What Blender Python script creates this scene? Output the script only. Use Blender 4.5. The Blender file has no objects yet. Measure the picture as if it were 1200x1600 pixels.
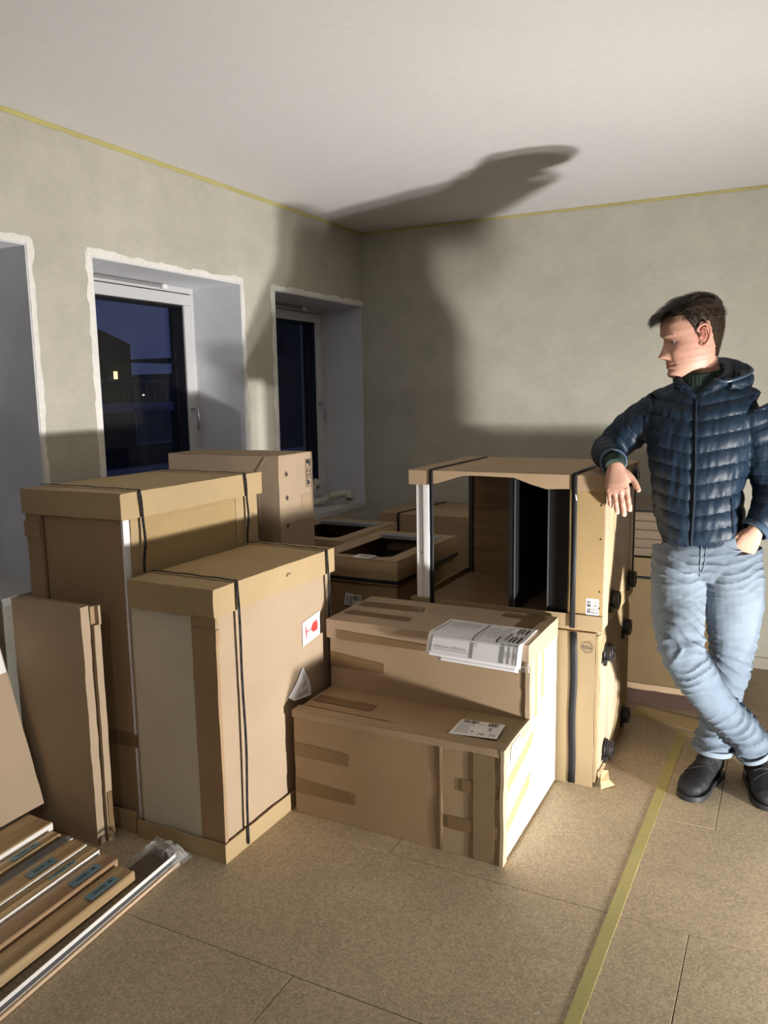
import bpy, bmesh, math, random
import numpy as np
from mathutils import Vector, Matrix, noise, Euler
from mathutils.bvhtree import BVHTree
random.seed(7)
C = bpy.context.scene.collection
scene = bpy.context.scene
PI = math.pi

# ---------------------------------------------------------------- camera
FPX, PITCH, ROLL, YAW = 1250.0, .1476, -.0164, -.473
CAM = Vector((2.397, -4.451, 1.45))
Fv = Vector((math.sin(YAW)*math.cos(PITCH), math.cos(YAW)*math.cos(PITCH), -math.sin(PITCH)))
Rv = Vector((math.cos(YAW), -math.sin(YAW), 0)); Uv = Rv.cross(Fv)
R2 = Rv*math.cos(ROLL)+Uv*math.sin(ROLL); U2 = -Rv*math.sin(ROLL)+Uv*math.cos(ROLL)
cd = bpy.data.cameras.new('camera'); cam = bpy.data.objects.new('camera', cd); C.objects.link(cam)
M = Matrix.Identity(4)
for i in range(3):
    M[i][0] = R2[i]; M[i][1] = U2[i]; M[i][2] = -Fv[i]; M[i][3] = CAM[i]
cam.matrix_world = M
cd.sensor_fit = 'HORIZONTAL'; cd.sensor_width = 36; cd.lens = FPX/1200*36; cd.clip_start = .05
scene.camera = cam
scene.view_settings.view_transform = 'Standard'; scene.view_settings.look = 'None'
scene.view_settings.gamma = 1; scene.view_settings.use_curve_mapping = False
scene.view_settings.exposure = 0.0

# ---------------------------------------------------------------- dusk sky
w = bpy.data.worlds.new('dusk'); scene.world = w; w.use_nodes = True
nt = w.node_tree; bg = nt.nodes['Background']
tc = nt.nodes.new('ShaderNodeTexCoord'); sp = nt.nodes.new('ShaderNodeSeparateXYZ'); cr = nt.nodes.new('ShaderNodeValToRGB')
nt.links.new(tc.outputs['Generated'], sp.inputs[0]); nt.links.new(sp.outputs['Z'], cr.inputs[0]); nt.links.new(cr.outputs[0], bg.inputs[0])
cr.color_ramp.elements[0].position = 0; cr.color_ramp.elements[0].color = (.030, .040, .10, 1)
cr.color_ramp.elements[1].position = .5; cr.color_ramp.elements[1].color = (.017, .022, .055, 1)
bg.inputs[1].default_value = 1.0

# ---------------------------------------------------------------- lamps
def area(name, loc, direction, size, watt, col, spread=PI):
    l = bpy.data.lights.new(name, 'AREA'); l.shape = 'DISK'; l.size = size; l.energy = watt; l.color = col; l.spread = spread
    o = bpy.data.objects.new(name, l); C.objects.link(o); o.location = loc
    o.rotation_euler = Vector(direction).to_track_quat('-Z', 'Y').to_euler()
    return o
WARM = (1, .972, .93)
area('work_light', (3.62, -2.44, .098), (-.90, .36, .28), .10, 53, WARM, math.radians(118))     # twin-head floodlight on the floor, right of the frame
area('work_light', (3.72, -2.62, .13), (-.90, .36, .28), .10, 21, WARM, math.radians(118))
area('added_low_light', (3.3, -4.9, .50), (-.45, .85, .28), .12, 3.5, WARM)  # unseen light, added for the cabinet's shadow edge on the back wall
area('ceiling_light', (1.6, -5.2, 2.32), (-.15, .55, -.85), .16, 5, WARM)

# ---------------------------------------------------------------- materials
def nodes(name):
    m = bpy.data.materials.new(name); m.use_nodes = True
    return m, m.node_tree, m.node_tree.nodes['Principled BSDF']
def N(t, ty, **kw):
    n = t.nodes.new(ty)
    for k, v in kw.items(): setattr(n, k, v)
    return n
def coords(t, scale=(1, 1, 1)):
    a = N(t, 'ShaderNodeTexCoord'); b = N(t, 'ShaderNodeMapping'); b.inputs['Scale'].default_value = scale
    t.links.new(a.outputs['Object'], b.inputs[0]); return b.outputs[0]
def noise_n(t, co, scale, detail=4, rough=.5):
    n = N(t, 'ShaderNodeTexNoise'); n.inputs['Scale'].default_value = scale; n.inputs['Detail'].default_value = detail
    n.inputs['Roughness'].default_value = rough; t.links.new(co, n.inputs['Vector']); return n.outputs[0]
def ramp(t, fac, stops):
    r = N(t, 'ShaderNodeValToRGB'); el = r.color_ramp.elements
    el[0].position, el[0].color = stops[0][0], (*stops[0][1], 1); el[1].position, el[1].color = stops[-1][0], (*stops[-1][1], 1)
    for p, c in stops[1:-1]:
        e = el.new(p); e.color = (*c, 1)
    t.links.new(fac, r.inputs[0]); return r.outputs[0]
def mix(t, fac, a, b, mode='MIX'):
    n = N(t, 'ShaderNodeMix', data_type='RGBA', blend_type=mode)
    if isinstance(fac, (int, float)): n.inputs[0].default_value = fac
    else: t.links.new(fac, n.inputs[0])
    for i, v in ((6, a), (7, b)):
        if isinstance(v, tuple): n.inputs[i].default_value = (*v, 1)
        else: t.links.new(v, n.inputs[i])
    return n.outputs[2]
def bump(t, b, h, strength=.3, dist=.002):
    n = N(t, 'ShaderNodeBump'); n.inputs['Strength'].default_value = strength; n.inputs['Distance'].default_value = dist
    t.links.new(h, n.inputs['Height']); t.links.new(n.outputs[0], b.inputs['Normal'])
def sc(c, k): return tuple(min(1, v*k) for v in c)
def grain(name, col, var=.12, scale=300, rough=.85, bumps=.25, stretch=(1, 1, 1), big=3, spec=.25, dist=.001, bigv=.1):
    m, t, b = nodes(name); co = coords(t, stretch)
    a = noise_n(t, co, scale, 3); c = noise_n(t, coords(t), big, 3)
    k1 = ramp(t, a, [(.3, sc(col, 1-var)), (.7, sc(col, 1+var))]); k2 = ramp(t, c, [(.3, (1-bigv,)*3), (.7, (1+bigv*.5,)*3)])
    t.links.new(mix(t, 1.0, k1, k2, 'MULTIPLY'), b.inputs['Base Color'])
    b.inputs['Roughness'].default_value = rough; b.inputs['Specular IOR Level'].default_value = spec
    bump(t, b, a, bumps, dist); return m
def plain(name, col, rough=.5, metal=0, spec=.5):
    m, t, b = nodes(name); b.inputs['Base Color'].default_value = (*col, 1); b.inputs['Roughness'].default_value = rough
    b.inputs['Metallic'].default_value = metal; b.inputs['Specular IOR Level'].default_value = spec; return m

KRAFT = grain('kraft', (.37, .265, .165), .05, 500)
KRAFT_PINK = grain('kraft_pink', (.40, .30, .205), .05, 500)
KRAFT_YEL = grain('kraft_yellow', (.41, .30, .165), .06, 400)
KRAFT_TAN = grain('kraft_tan', (.315, .235, .135), .06, 400)
KRAFT_DARK = grain('kraft_dark', (.35, .235, .135), .06, 400)
KRAFT_COR = grain('kraft_corrugated', (.33, .225, .13), .10, 60, stretch=(14, 14, .6), bumps=.35)
FIBRE = grain('fibreboard', (.37, .26, .125), .16, 330, bumps=.5, stretch=(1, 1, 1))
EPS = grain('foam_board', (.60, .55, .45), .05, 150, bumps=.2)
WHITE_BOARD = grain('white_board', (.70, .68, .63), .03, 100)
WHITE_STEEL = grain('white_post', (.80, .79, .80), .02, 50, rough=.4)
TAPE_B = grain('brown_tape', (.205, .130, .065), .05, 20, rough=.3, bumps=.08, spec=.5)
TAPE_T = grain('tan_tape', (.44, .30, .16), .05, 20, rough=.35, bumps=.08)
TAPE_Y = grain('masking_tape', (.47, .42, .17), .08, 90, rough=.7, bumps=.2)
STRAP = plain('strap', (.012, .012, .014), .6, spec=.3)
BLACK = plain('black_lacquer', (.012, .012, .013), .3)
GREYM = plain('grey_metal', (.11, .115, .125), .35, .3)
INK = plain('ink', (.03, .03, .035), .6)
INKG = plain('grey_ink', (.27, .27, .28), .7)
INKB = plain('blue_ink', (.30, .33, .65), .6)
RED = plain('red_ink', (.75, .05, .04), .5)
PAPER = plain('paper', (.78, .78, .80), .6)
STICKER = plain('sticker', (.85, .85, .85), .4)
BLUE_LAB = plain('blue_label', (.17, .30, .36), .4)
RUBBER = plain('rubber', (.015, .015, .017), .45)
PVC = grain('pvc_pipe', (.58, .56, .47), .03, 40, rough=.35)
PIPE_IN = plain('pipe_inside', (.62, .40, .16), .6)

def wood(name, c1, c2, axis='y', sc_=1.0, rough=.45):
    m, t, b = nodes(name); s = {'x': (1.2, 26, 26), 'y': (26, 1.2, 26), 'z': (26, 26, 1.2)}[axis]
    co = coords(t, tuple(v*sc_ for v in s)); a = noise_n(t, co, 1.3, 6, .65); a2 = noise_n(t, coords(t, tuple(v*sc_*.15 for v in s)), 1.6, 3)
    k = ramp(t, a, [(.3, c1), (.5, tuple((p+q)/2 for p, q in zip(c1, c2))), (.7, c2)])
    k2 = ramp(t, a2, [(.3, (.8,)*3), (.7, (1.1,)*3)])
    t.links.new(mix(t, 1, k, k2, 'MULTIPLY'), b.inputs['Base Color']); b.inputs['Roughness'].default_value = rough
    bump(t, b, a, .15, .001); return m
OAK_Y = wood('oak_moulding', (.38, .25, .12), (.60, .43, .23), 'y')
OAK_R = wood('oak_reddish', (.36, .215, .12), (.50, .33, .19), 'y')
OAK_Z = wood('oak_panel_upright', (.42, .30, .17), (.62, .47, .30), 'z')
OAK_X = wood('oak_board_cross', (.16, .095, .05), (.30, .19, .10), 'x')
WOOD_W = wood('pale_board', (.40, .30, .21), (.56, .44, .32), 'z', .7)
FLUSH_W = plain('white_lamination', (.85, .83, .78), .3)

# plaster walls
def plaster(name, col):
    m, t, b = nodes(name); co = coords(t)
    a = noise_n(t, co, 1.6, 5, .6); c = noise_n(t, co, 7, 6, .65); d = noise_n(t, coords(t, (1, 1, 2.5)), 26, 4, .7)
    k = ramp(t, a, [(.3, sc(col, .90)), (.5, col), (.72, sc(col, 1.10))])
    k2 = ramp(t, c, [(.3, (.93, .93, .925)), (.68, (1.05, 1.05, 1.05))])
    k3 = ramp(t, d, [(.35, (.97,)*3), (.65, (1.03,)*3)])
    t.links.new(mix(t, 1, mix(t, 1, k, k2, 'MULTIPLY'), k3, 'MULTIPLY'), b.inputs['Base Color'])
    b.inputs['Roughness'].default_value = .92; b.inputs['Specular IOR Level'].default_value = .15
    bump(t, b, d, .25, .0015); return m
PLASTER = plaster('greige_plaster', (.505, .485, .41))
CEIL = grain('ceiling_paint', (.72, .70, .695), .02, 30, rough=.95, bumps=.05, bigv=.012)
REVEAL = grain('reveal_paint', (.66, .67, .70), .02, 30, rough=.5, bumps=.05)
FILLER = grain('wall_filler', (.80, .78, .73), .06, 60, rough=.9, bumps=.5, dist=.004)
FRAME = plain('window_frame_paint', (.60, .60, .61), .4)
FRAME_B = plain('window_gasket', (.01, .01, .012), .5)
CHROME = plain('chrome', (.7, .7, .72), .15, 1)

# chipboard floor
def chip():
    m, t, b = nodes('chipboard_floor'); co = coords(t)
    a = noise_n(t, co, 170, 3, .7); v = N(t, 'ShaderNodeTexVoronoi'); v.inputs['Scale'].default_value = 130; t.links.new(co, v.inputs['Vector'])
    big = noise_n(t, co, 3.5, 5, .6); st = noise_n(t, coords(t, (1, 2.2, 1)), 9, 6, .7)
    k = ramp(t, a, [(.28, (.33, .26, .17)), (.5, (.47, .385, .265)), (.74, (.62, .52, .37))])
    hs = N(t, 'ShaderNodeSeparateColor'); t.links.new(v.outputs['Color'], hs.inputs[0])
    k = mix(t, 1, k, ramp(t, hs.outputs[0], [(.0, (.86,)*3), (.6, (1,)*3), (1, (1.12,)*3)]), 'MULTIPLY')
    k = mix(t, 1, k, ramp(t, big, [(.3, (.90, .89, .87)), (.7, (1.08, 1.07, 1.05))]), 'MULTIPLY')
    k = mix(t, 1, k, ramp(t, st, [(.22, (.78, .76, .72)), (.36, (1, 1, 1))]), 'MULTIPLY')
    # tiny plaster splashes
    v2 = N(t, 'ShaderNodeTexVoronoi'); v2.inputs['Scale'].default_value = 9; t.links.new(co, v2.inputs['Vector'])
    sp_ = ramp(t, v2.outputs['Distance'], [(.018, (1, 1, 1)), (.032, (0, 0, 0))])
    k = mix(t, sp_, k, (.78, .76, .70))
    # old smear of plaster dust
    mp = N(t, 'ShaderNodeMapping'); mp.inputs['Location'].default_value = (-2.055, 2.50, 0); tcn = N(t, 'ShaderNodeTexCoord')
    t.links.new(tcn.outputs['Object'], mp.inputs[0])
    mp2 = N(t, 'ShaderNodeMapping'); mp2.inputs['Rotation'].default_value = (0, 0, .25); mp2.inputs['Scale'].default_value = (20, 8, 20); t.links.new(mp.outputs[0], mp2.inputs[0])
    ln = N(t, 'ShaderNodeVectorMath', operation='LENGTH'); t.links.new(mp2.outputs[0], ln.inputs[0])
    rg = ramp(t, ln.outputs['Value'], [(.0, (.6,)*3), (.5, (.35,)*3), (1., (0, 0, 0))])
    k = mix(t, mix(t, 1, rg, ramp(t, noise_n(t, co, 60, 4), [(.4, (0, 0, 0)), (.6, (1, 1, 1))]), 'MULTIPLY'), k, (.66, .63, .60))
    t.links.new(k, b.inputs['Base Color']); b.inputs['Roughness'].default_value = .62; b.inputs['Specular IOR Level'].default_value = .3
    bump(t, b, a, .3, .001); return m
CHIP = chip()

def glass():
    m = bpy.data.materials.new('window_glass'); m.use_nodes = True; t = m.node_tree; t.nodes.clear()
    o = N(t, 'ShaderNodeOutputMaterial'); tr = N(t, 'ShaderNodeBsdfTransparent'); tr.inputs[0].default_value = (.93, .95, .97, 1)
    g = N(t, 'ShaderNodeBsdfGlossy'); g.inputs['Roughness'].default_value = .02; f = N(t, 'ShaderNodeLayerWeight'); f.inputs[0].default_value = .5
    pw = N(t, 'ShaderNodeMath', operation='POWER'); pw.inputs[1].default_value = 5; t.links.new(f.outputs['Facing'], pw.inputs[0])
    ma = N(t, 'ShaderNodeMath', operation='MULTIPLY_ADD'); ma.inputs[1].default_value = .6; ma.inputs[2].default_value = .03; t.links.new(pw.outputs[0], ma.inputs[0])
    mx = N(t, 'ShaderNodeMixShader'); t.links.new(ma.outputs[0], mx.inputs[0]); t.links.new(tr.outputs[0], mx.inputs[1]); t.links.new(g.outputs[0], mx.inputs[2])
    t.links.new(mx.outputs[0], o.inputs[0]); return m
GLASS = glass()
def film():
    m = bpy.data.materials.new('clear_film'); m.use_nodes = True; t = m.node_tree; t.nodes.clear()
    o = N(t, 'ShaderNodeOutputMaterial'); tr = N(t, 'ShaderNodeBsdfTransparent'); tr.inputs[0].default_value = (.93, .93, .92, 1)
    g = N(t, 'ShaderNodeBsdfPrincipled'); g.inputs['Base Color'].default_value = (.75, .74, .72, 1); g.inputs['Roughness'].default_value = .15
    mx = N(t, 'ShaderNodeMixShader'); lw = N(t, 'ShaderNodeLayerWeight'); lw.inputs[0].default_value = .35
    t.links.new(lw.outputs['Facing'], mx.inputs[0]); t.links.new(tr.outputs[0], mx.inputs[1]); t.links.new(g.outputs[0], mx.inputs[2])
    t.links.new(mx.outputs[0], o.inputs[0]); return m
FILM = film()
def emit(name, col, s):
    m, t, b = nodes(name); b.inputs['Base Color'].default_value = (0, 0, 0, 1); b.inputs['Emission Color'].default_value = (*col, 1); b.inputs['Emission Strength'].default_value = s; return m

# ---------------------------------------------------------------- object helpers
class G:
    """collects geometry in world coordinates; build() links it as ONE mesh object"""
    def __init__(s): s.v = []; s.f = []
    def add(s, vs, fs):
        n = len(s.v); s.v += [tuple(p) for p in vs]; s.f += [tuple(i+n for i in f) for f in fs]; return s
    def hexa(s, c):   # 8 corners: bottom ring then top ring, counter-clockwise from above
        return s.add(c, [(3, 2, 1, 0), (4, 5, 6, 7), (0, 1, 5, 4), (1, 2, 6, 5), (2, 3, 7, 6), (3, 0, 4, 7)])
    def box(s, x0, x1, y0, y1, z0, z1):
        return s.hexa([(x0, y0, z0), (x1, y0, z0), (x1, y1, z0), (x0, y1, z0), (x0, y0, z1), (x1, y0, z1), (x1, y1, z1), (x0, y1, z1)])
    def quad_slab(s, a, b, c, d, t):   # a quad with thickness t along its normal
        a, b, c, d = map(Vector, (a, b, c, d)); n = (b-a).cross(d-a).normalized()*t
        return s.hexa([a, b, c, d, a+n, b+n, c+n, d+n])
    def cyl(s, p, q, r, n=24, r2=None, hole=0):
        p = Vector(p); q = Vector(q); r2 = r if r2 is None else r2; z = (q-p).normalized(); x = z.orthogonal().normalized(); y = z.cross(x)
        ring = lambda c, rr: [c+(x*math.cos(2*PI*i/n)+y*math.sin(2*PI*i/n))*rr for i in range(n)]
        if hole:
            vs = ring(p, r)+ring(q, r2)+ring(q, hole)+ring(p, hole); fs = []
            for i in range(n):
                j = (i+1) % n
                for k in range(4):
                    l = (k+1) % 4; fs.append((k*n+i, k*n+j, l*n+j, l*n+i))
            return s.add(vs, fs)
        vs = ring(p, r)+ring(q, r2)
        fs = [(i, (i+1) % n, n+(i+1) % n, n+i) for i in range(n)]+[tuple(range(n))[::-1], tuple(range(n, 2*n))]
        return s.add(vs, fs)
    def tube(s, pts, rad, n=12, cap=True):
        pts = [Vector(p) for p in pts]; rr = rad if isinstance(rad, (list, tuple)) else [rad]*len(pts); vs = []; up = None
        for i, p in enumerate(pts):
            t = (pts[min(i+1, len(pts)-1)]-pts[max(i-1, 0)]).normalized()
            if up is None: up = t.orthogonal().normalized()
            up = (up-t*up.dot(t)).normalized(); sd = t.cross(up)
            vs += [p+(up*math.cos(2*PI*k/n)+sd*math.sin(2*PI*k/n))*rr[i] for k in range(n)]
        fs = [(i*n+k, i*n+(k+1) % n, (i+1)*n+(k+1) % n, (i+1)*n+k) for i in range(len(pts)-1) for k in range(n)]
        if cap: fs += [tuple(range(n))[::-1], tuple(range((len(pts)-1)*n, len(pts)*n))]
        return s.add(vs, fs)
    def cbox(s, x0, x1, y0, y1, z0, z1, seg=.05, edge=.0022, dent=.0012, seed=0.0, skip=()):
        """carton: a box of small facets whose edges wander and whose faces are slightly dented"""
        n = [max(1, int(round(d/seg))) for d in (x1-x0, y1-y0, z1-z0)]; idx = {}; vs = []; fs = []
        lo = (x0, y0, z0); hi = (x1, y1, z1)
        def vid(i, j, k):
            key = (i, j, k)
            if key in idx: return idx[key]
            p = [lo[a]+(hi[a]-lo[a])*key[a]/n[a] for a in range(3)]; ext = [key[a] in (0, n[a]) for a in range(3)]
            q = Vector(p)*9+Vector((seed, seed*1.7, seed*.3)); o = noise.noise_vector(q*2.2); o2 = noise.noise_vector(q*.55)
            for a in range(3):
                if ext[a]:
                    amp = edge if sum(ext) >= 2 else dent
                    if a == 2 and key[a] == 0 and z0 < .002: amp = 0
                    p[a] += o[a]*amp*.95+(o2[a]*dent if amp else 0)
            idx[key] = len(vs); vs.append(p); return idx[key]
        for a in range(3):
            b, c = (a+1) % 3, (a+2) % 3
            for side in (0, 1):
                if (a, side) in skip: continue
                for u in range(n[b]):
                    for v in range(n[c]):
                        def K(du, dv):
                            k = [0, 0, 0]; k[a] = n[a]*side; k[b] = u+du; k[c] = v+dv; return vid(*k)
                        q = (K(0, 0), K(1, 0), K(1, 1), K(0, 1)); fs.append(q if side else q[::-1])
        return s.add(vs, fs)
    def build(s, name, mat, parent=None, bevel=0, smooth=True, solid=0, label=None):
        me = bpy.data.meshes.new(name); me.from_pydata(s.v, [], s.f); me.validate(); me.update()
        return link_mesh(name, me, mat, parent, bevel, smooth, solid, label)
def link_mesh(name, me, mat, parent=None, bevel=0, smooth=True, solid=0, label=None):
    bm = bmesh.new(); bm.from_mesh(me); bmesh.ops.recalc_face_normals(bm, faces=bm.faces)
    o = bpy.data.objects.new(name, me); C.objects.link(o); me.materials.append(mat)
    org = Vector((0, 0, 0))
    if parent is None:
        org = Vector(((min(v.co.x for v in bm.verts)+max(v.co.x for v in bm.verts))/2, (min(v.co.y for v in bm.verts)+max(v.co.y for v in bm.verts))/2, min(v.co.z for v in bm.verts)))
    else:
        root = parent
        while root.parent: root = root.parent
        org = Vector(root.location) if root.get('local') else Vector((0, 0, 0))
        o.parent = parent
    bmesh.ops.translate(bm, verts=bm.verts, vec=-org)
    if parent is None: o.location = org; o['local'] = 1
    bm.to_mesh(me); bm.free()
    if smooth:
        me.shade_smooth(); me.set_sharp_from_angle(angle=.6)
    if solid:
        md = o.modifiers.new('solid', 'SOLIDIFY'); md.thickness = solid; md.offset = 0
    if bevel:
        md = o.modifiers.new('bevel', 'BEVEL'); md.width = bevel; md.segments = 2; md.limit_method = 'ANGLE'; md.angle_limit = .7
    if label: o['label'] = label
    return o
def tag(o, label, cat, group=None):
    o['label'] = label; o['category'] = cat
    if group: o['group'] = group
    return o
def thing(name, loc, label, cat, group=None):
    o = bpy.data.objects.new(name, None); o.location = loc; o.empty_display_size = .05; C.objects.link(o); o['local'] = 1
    return tag(o, label, cat, group)
def struct(o): o['kind'] = 'structure'; return o
def sbox(name, mat, *b, **kw): return struct(G().box(*b).build(name, mat, **kw))
def face_frame(face, val, off):
    """local (u, v, n) frame on a carton face: returns f(u, v, h) -> world point, h outwards"""
    if face == '-y': return lambda u, v, h: (u, val-off-h, v)
    if face == '+x': return lambda u, v, h: (val+off+h, u, v)
    if face == '+z': return lambda u, v, h: (u, v, val+off+h)
def patch(g, fr, pts, t=.0008):
    """thin polygon patch on a face"""
    n = len(pts); vs = [fr(u, v, 0) for u, v in pts]+[fr(u, v, t) for u, v in pts]
    fs = [tuple(range(n))[::-1], tuple(range(n, 2*n))]+[(i, (i+1) % n, n+(i+1) % n, n+i) for i in range(n)]
    return g.add(vs, fs)
def rect(g, fr, u0, u1, v0, v1, t=.0008): return patch(g, fr, [(u0, v0), (u1, v0), (u1, v1), (u0, v1)], t)
def quad_map(a, b, c, d):
    """unit square -> quad (u, v) bilinear: a=(0,0) b=(1,0) c=(1,1) d=(0,1)"""
    return lambda s, t: tuple(a[i]*(1-s)*(1-t)+b[i]*s*(1-t)+c[i]*s*t+d[i]*(1-s)*t for i in range(2))
_font = {}
def text_polys(txt):
    """flat glyph triangles of a text in unit height, lower-left origin"""
    if txt in _font: return _font[txt]
    cu = bpy.data.curves.new('t', 'FONT'); cu.body = txt; cu.size = 1; cu.resolution_u = 3; o = bpy.data.objects.new('t', cu); C.objects.link(o)
    bpy.context.view_layer.update(); me = o.to_mesh(); vs = [tuple(v.co) for v in me.vertices]; fs = [tuple(p.vertices) for p in me.polygons]
    o.to_mesh_clear(); bpy.data.objects.remove(o); bpy.data.curves.remove(cu)
    w_ = max([v[0] for v in vs] or [1]); _font[txt] = (vs, fs, w_); return _font[txt]
def put_text(g, fr, q, txt, s0, t0, h, asp=1.0, wmax=None):
    """write txt into a quad map q; height h in t units; asp = quad height / width so letters keep shape"""
    vs, fs, w_ = text_polys(txt); k = h*asp
    if wmax and w_*k > wmax: k = wmax/w_
    g.add([fr(*q(s0+v[0]*k, t0+v[1]*h), 0) for v in vs], fs)
def bars(g, fr, q, s0, s1, t0, t1, n, seed=1, along='s'):
    rd = random.Random(seed); x = 0
    ws = [rd.choice((1, 1, 2, 3)) for _ in range(2*n)]; tot = sum(ws)
    for i, w_ in enumerate(ws):
        if i % 2 == 0:
            a, b = x/tot, (x+w_)/tot
            if along == 's': P = [(s0+(s1-s0)*a, t0), (s0+(s1-s0)*b, t0), (s0+(s1-s0)*b, t1), (s0+(s1-s0)*a, t1)]
            else: P = [(s0, t0+(t1-t0)*a), (s1, t0+(t1-t0)*a), (s1, t0+(t1-t0)*b), (s0, t0+(t1-t0)*b)]
            g.add([fr(*q(*p_), 0) for p_ in P], [(0, 1, 2, 3)])
        x += w_
def lines(g, fr, q, rows):
    for s0, t0, s1, t1 in rows: g.add([fr(*q(*p_), 0) for p_ in ((s0, t0), (s1, t0), (s1, t1), (s0, t1))], [(0, 1, 2, 3)])
def rect_q(u0, u1, v0, v1): return quad_map((u0, v0), (u1, v0), (u1, v1), (u0, v1))
def strap(name, parent, x1, y, zt, xl, zb, wd=.011, off=.0055, front=None, slack=.0):
    """packing strap: over the top from xl to x1 (along x) at depth y, then down the +x face to zb"""
    g = G(); h = wd/2; n = 14; pts = []
    for i in range(n+1): pts.append((xl+(x1-xl)*i/n, zt+off+.001*math.sin(i*1.3)))
    pts.append((x1+off*.7, zt+off*.7))
    for i in range(1, n+1): pts.append((x1+off+.002*math.sin(i*.9), zt+(zb-zt)*i/n))
    for i in range(len(pts)-1):
        (a, b), (c, d) = pts[i], pts[i+1]; s0 = slack*math.sin(i*.35); s1 = slack*math.sin((i+1)*.35)
        g.add([(a, y-h+s0, b), (a, y+h+s0, b), (c, y+h+s1, d), (c, y-h+s1, d)], [(0, 1, 2, 3)])
    return g.build(name, STRAP, parent, solid=.0015)

# ================================================================ ROOM
H = 2.413; XR = 6.6; YF = -8.0
ROWS = [(-.0, .60), ]
# floor: sub-floor plus the chipboard sheets laid on it, 0.59 m rows
fl = sbox('floor', plain('subfloor', (.10, .075, .05), .9), -.02, XR+.1, YF-.1, .02, -.06, -.020)
rows = [(-.595, 0.0, []), (-1.18, -.595, [1.45]), (-1.765, -1.18, [2.235]), (-2.35, -1.765, [1.32, 3.7]), (-2.94, -2.35, [2.218, ]), (-3.53, -2.94, [1.345, 3.7]),
        (-4.12, -3.53, [2.6]), (-4.71, -4.12, [1.4, 3.8]), (-5.3, -4.71, [2.4]), (-5.9, -5.3, [1.2, 3.6]), (-6.6, -5.9, [2.4]), (-7.3, -6.6, [3.1]), (-8.0, -7.3, [2.0])]
for y0, y1, cuts in rows:
    xs = [0]+cuts+[XR]
    for a, b in zip(xs, xs[1:]):
        g = G().box(a+.0012, b-.0012, y0+.0012, y1-.0012, -.020, 0)
        g.build('chipboard_sheet', CHIP, fl, bevel=.0008)
sbox('ceiling', CEIL, -.02, XR+.1, YF-.1, .1, H, H+.1)
sbox('wall_back', PLASTER, -.45, XR+.1, 0, .12, -.02, H)
sbox('wall_right', PLASTER, XR, XR+.1, YF, 0, 0, H)
sbox('wall_front', PLASTER, -.45, XR+.1, YF-.1, YF, 0, H)
# left wall with three deep window openings (one mesh: piers, band above, band below)
ZS, ZT = .765, 1.98
wins = [(-3.37, -2.452), (-2.162, -1.238), (-.958, -.028)]
DEP = -.29
g = G(); ys = [YF]+[v for w_ in wins for v in w_]+[0]
g.box(-.45, 0, YF, 0, -.02, ZS-.02); g.box(-.45, 0, YF, 0, ZT, H)
for a, b in zip(ys[::2], ys[1::2]): g.box(-.45, 0, a, b, ZS-.02, ZT)
struct(g.build('wall_left', PLASTER))
# baseboard / low skirting strip seen behind the person
sbox('baseboard_back', grain('baseboard_paint', (.50, .46, .38), .03, 40, rough=.5), .01, XR, -.014, 0, 0, .060)
# masking tape along the top of both walls
def strip(name, mat, pts, wd, nrm, t=.0009, jag=.002, seed=0):
    """a strip of tape along world points pts, wd wide in direction nrm, uneven lower edge"""
    a, b = map(Vector, pts); n = max(4, int((b-a).length/.05)); wv = Vector(nrm).normalized()*wd; th = (b-a).normalized().cross(wv).normalized()*t
    vs = []; 
    for i in range(n+1):
        p = a.lerp(b, i/n); j = Vector(nrm).normalized()*noise.noise(Vector((i*.9+seed, seed, 0)))*jag*2
        q = p+wv+j; vs += [p-th, q-th, q+th, p+th]
    fs = [(4*i+k, 4*i+(k+1) % 4, 4*i+4+(k+1) % 4, 4*i+4+k) for i in range(n) for k in range(4)]+[(0, 3, 2, 1), (4*n, 4*n+1, 4*n+2, 4*n+3)]
    return G().add(vs, fs)
TAPE_C = grain('yellow_masking_tape', (.52, .46, .18), .06, 90, rough=.7)
struct(strip('trim_1', None, [(.003, YF, H-.001), (.003, 0, H-.001)], .016, (0, 0, -1), jag=.0035).build('trim_1', TAPE_C))
struct(strip('trim_2', None, [(0, -.003, H-.001), (XR, -.003, H-.001)], .013, (0, 0, -1), jag=.004, seed=5).build('trim_2', TAPE_C))

# rough filler band round each opening, with the white corner bead
def ragged_band(y0, y1, z0, z1):
    g = G(); path = []
    step = .022
    def run(a, b, out, seed):
        n = int((Vector(b)-Vector(a)).length/step); prev = None
        for i in range(n+1):
            t = i/n; p = Vector(a).lerp(Vector(b), t); nn = noise.noise(Vector((i*.35+seed, seed*2.3, 1)))
            n2 = noise.noise(Vector((i*.83+seed, seed*2.3, 5)))
            wdt = .026+.012*nn+.006*n2; q = p+Vector(out)*wdt; hgt = .0035+.0022*n2
            cur = [(0.0, p.y, p.z), (hgt+.001, p.y, p.z), (hgt, (p.y+q.y)/2, (p.z+q.z)/2), (.0012, q.y, q.z), (0.0, q.y, q.z)]
            if prev is not None: 
                k = len(g.v)-5; g.add(cur, []); g.f += [(k+a_, k+a_+1, k+5+a_+1, k+5+a_) for a_ in range(4)]
            else: g.add(cur, [])
            prev = cur
    run((0, y0, z0), (0, y0, z1+.02), (0, -1, 0), y0*3); run((0, y1, z0), (0, y1, z1+.02), (0, 1, 0), y1*5+2) if y1 < -.1 else None
    run((0, y0-.02, z1), (0, min(y1+.02, -.002), z1), (0, 0, 1), y0*7+4)
    return g
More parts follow.
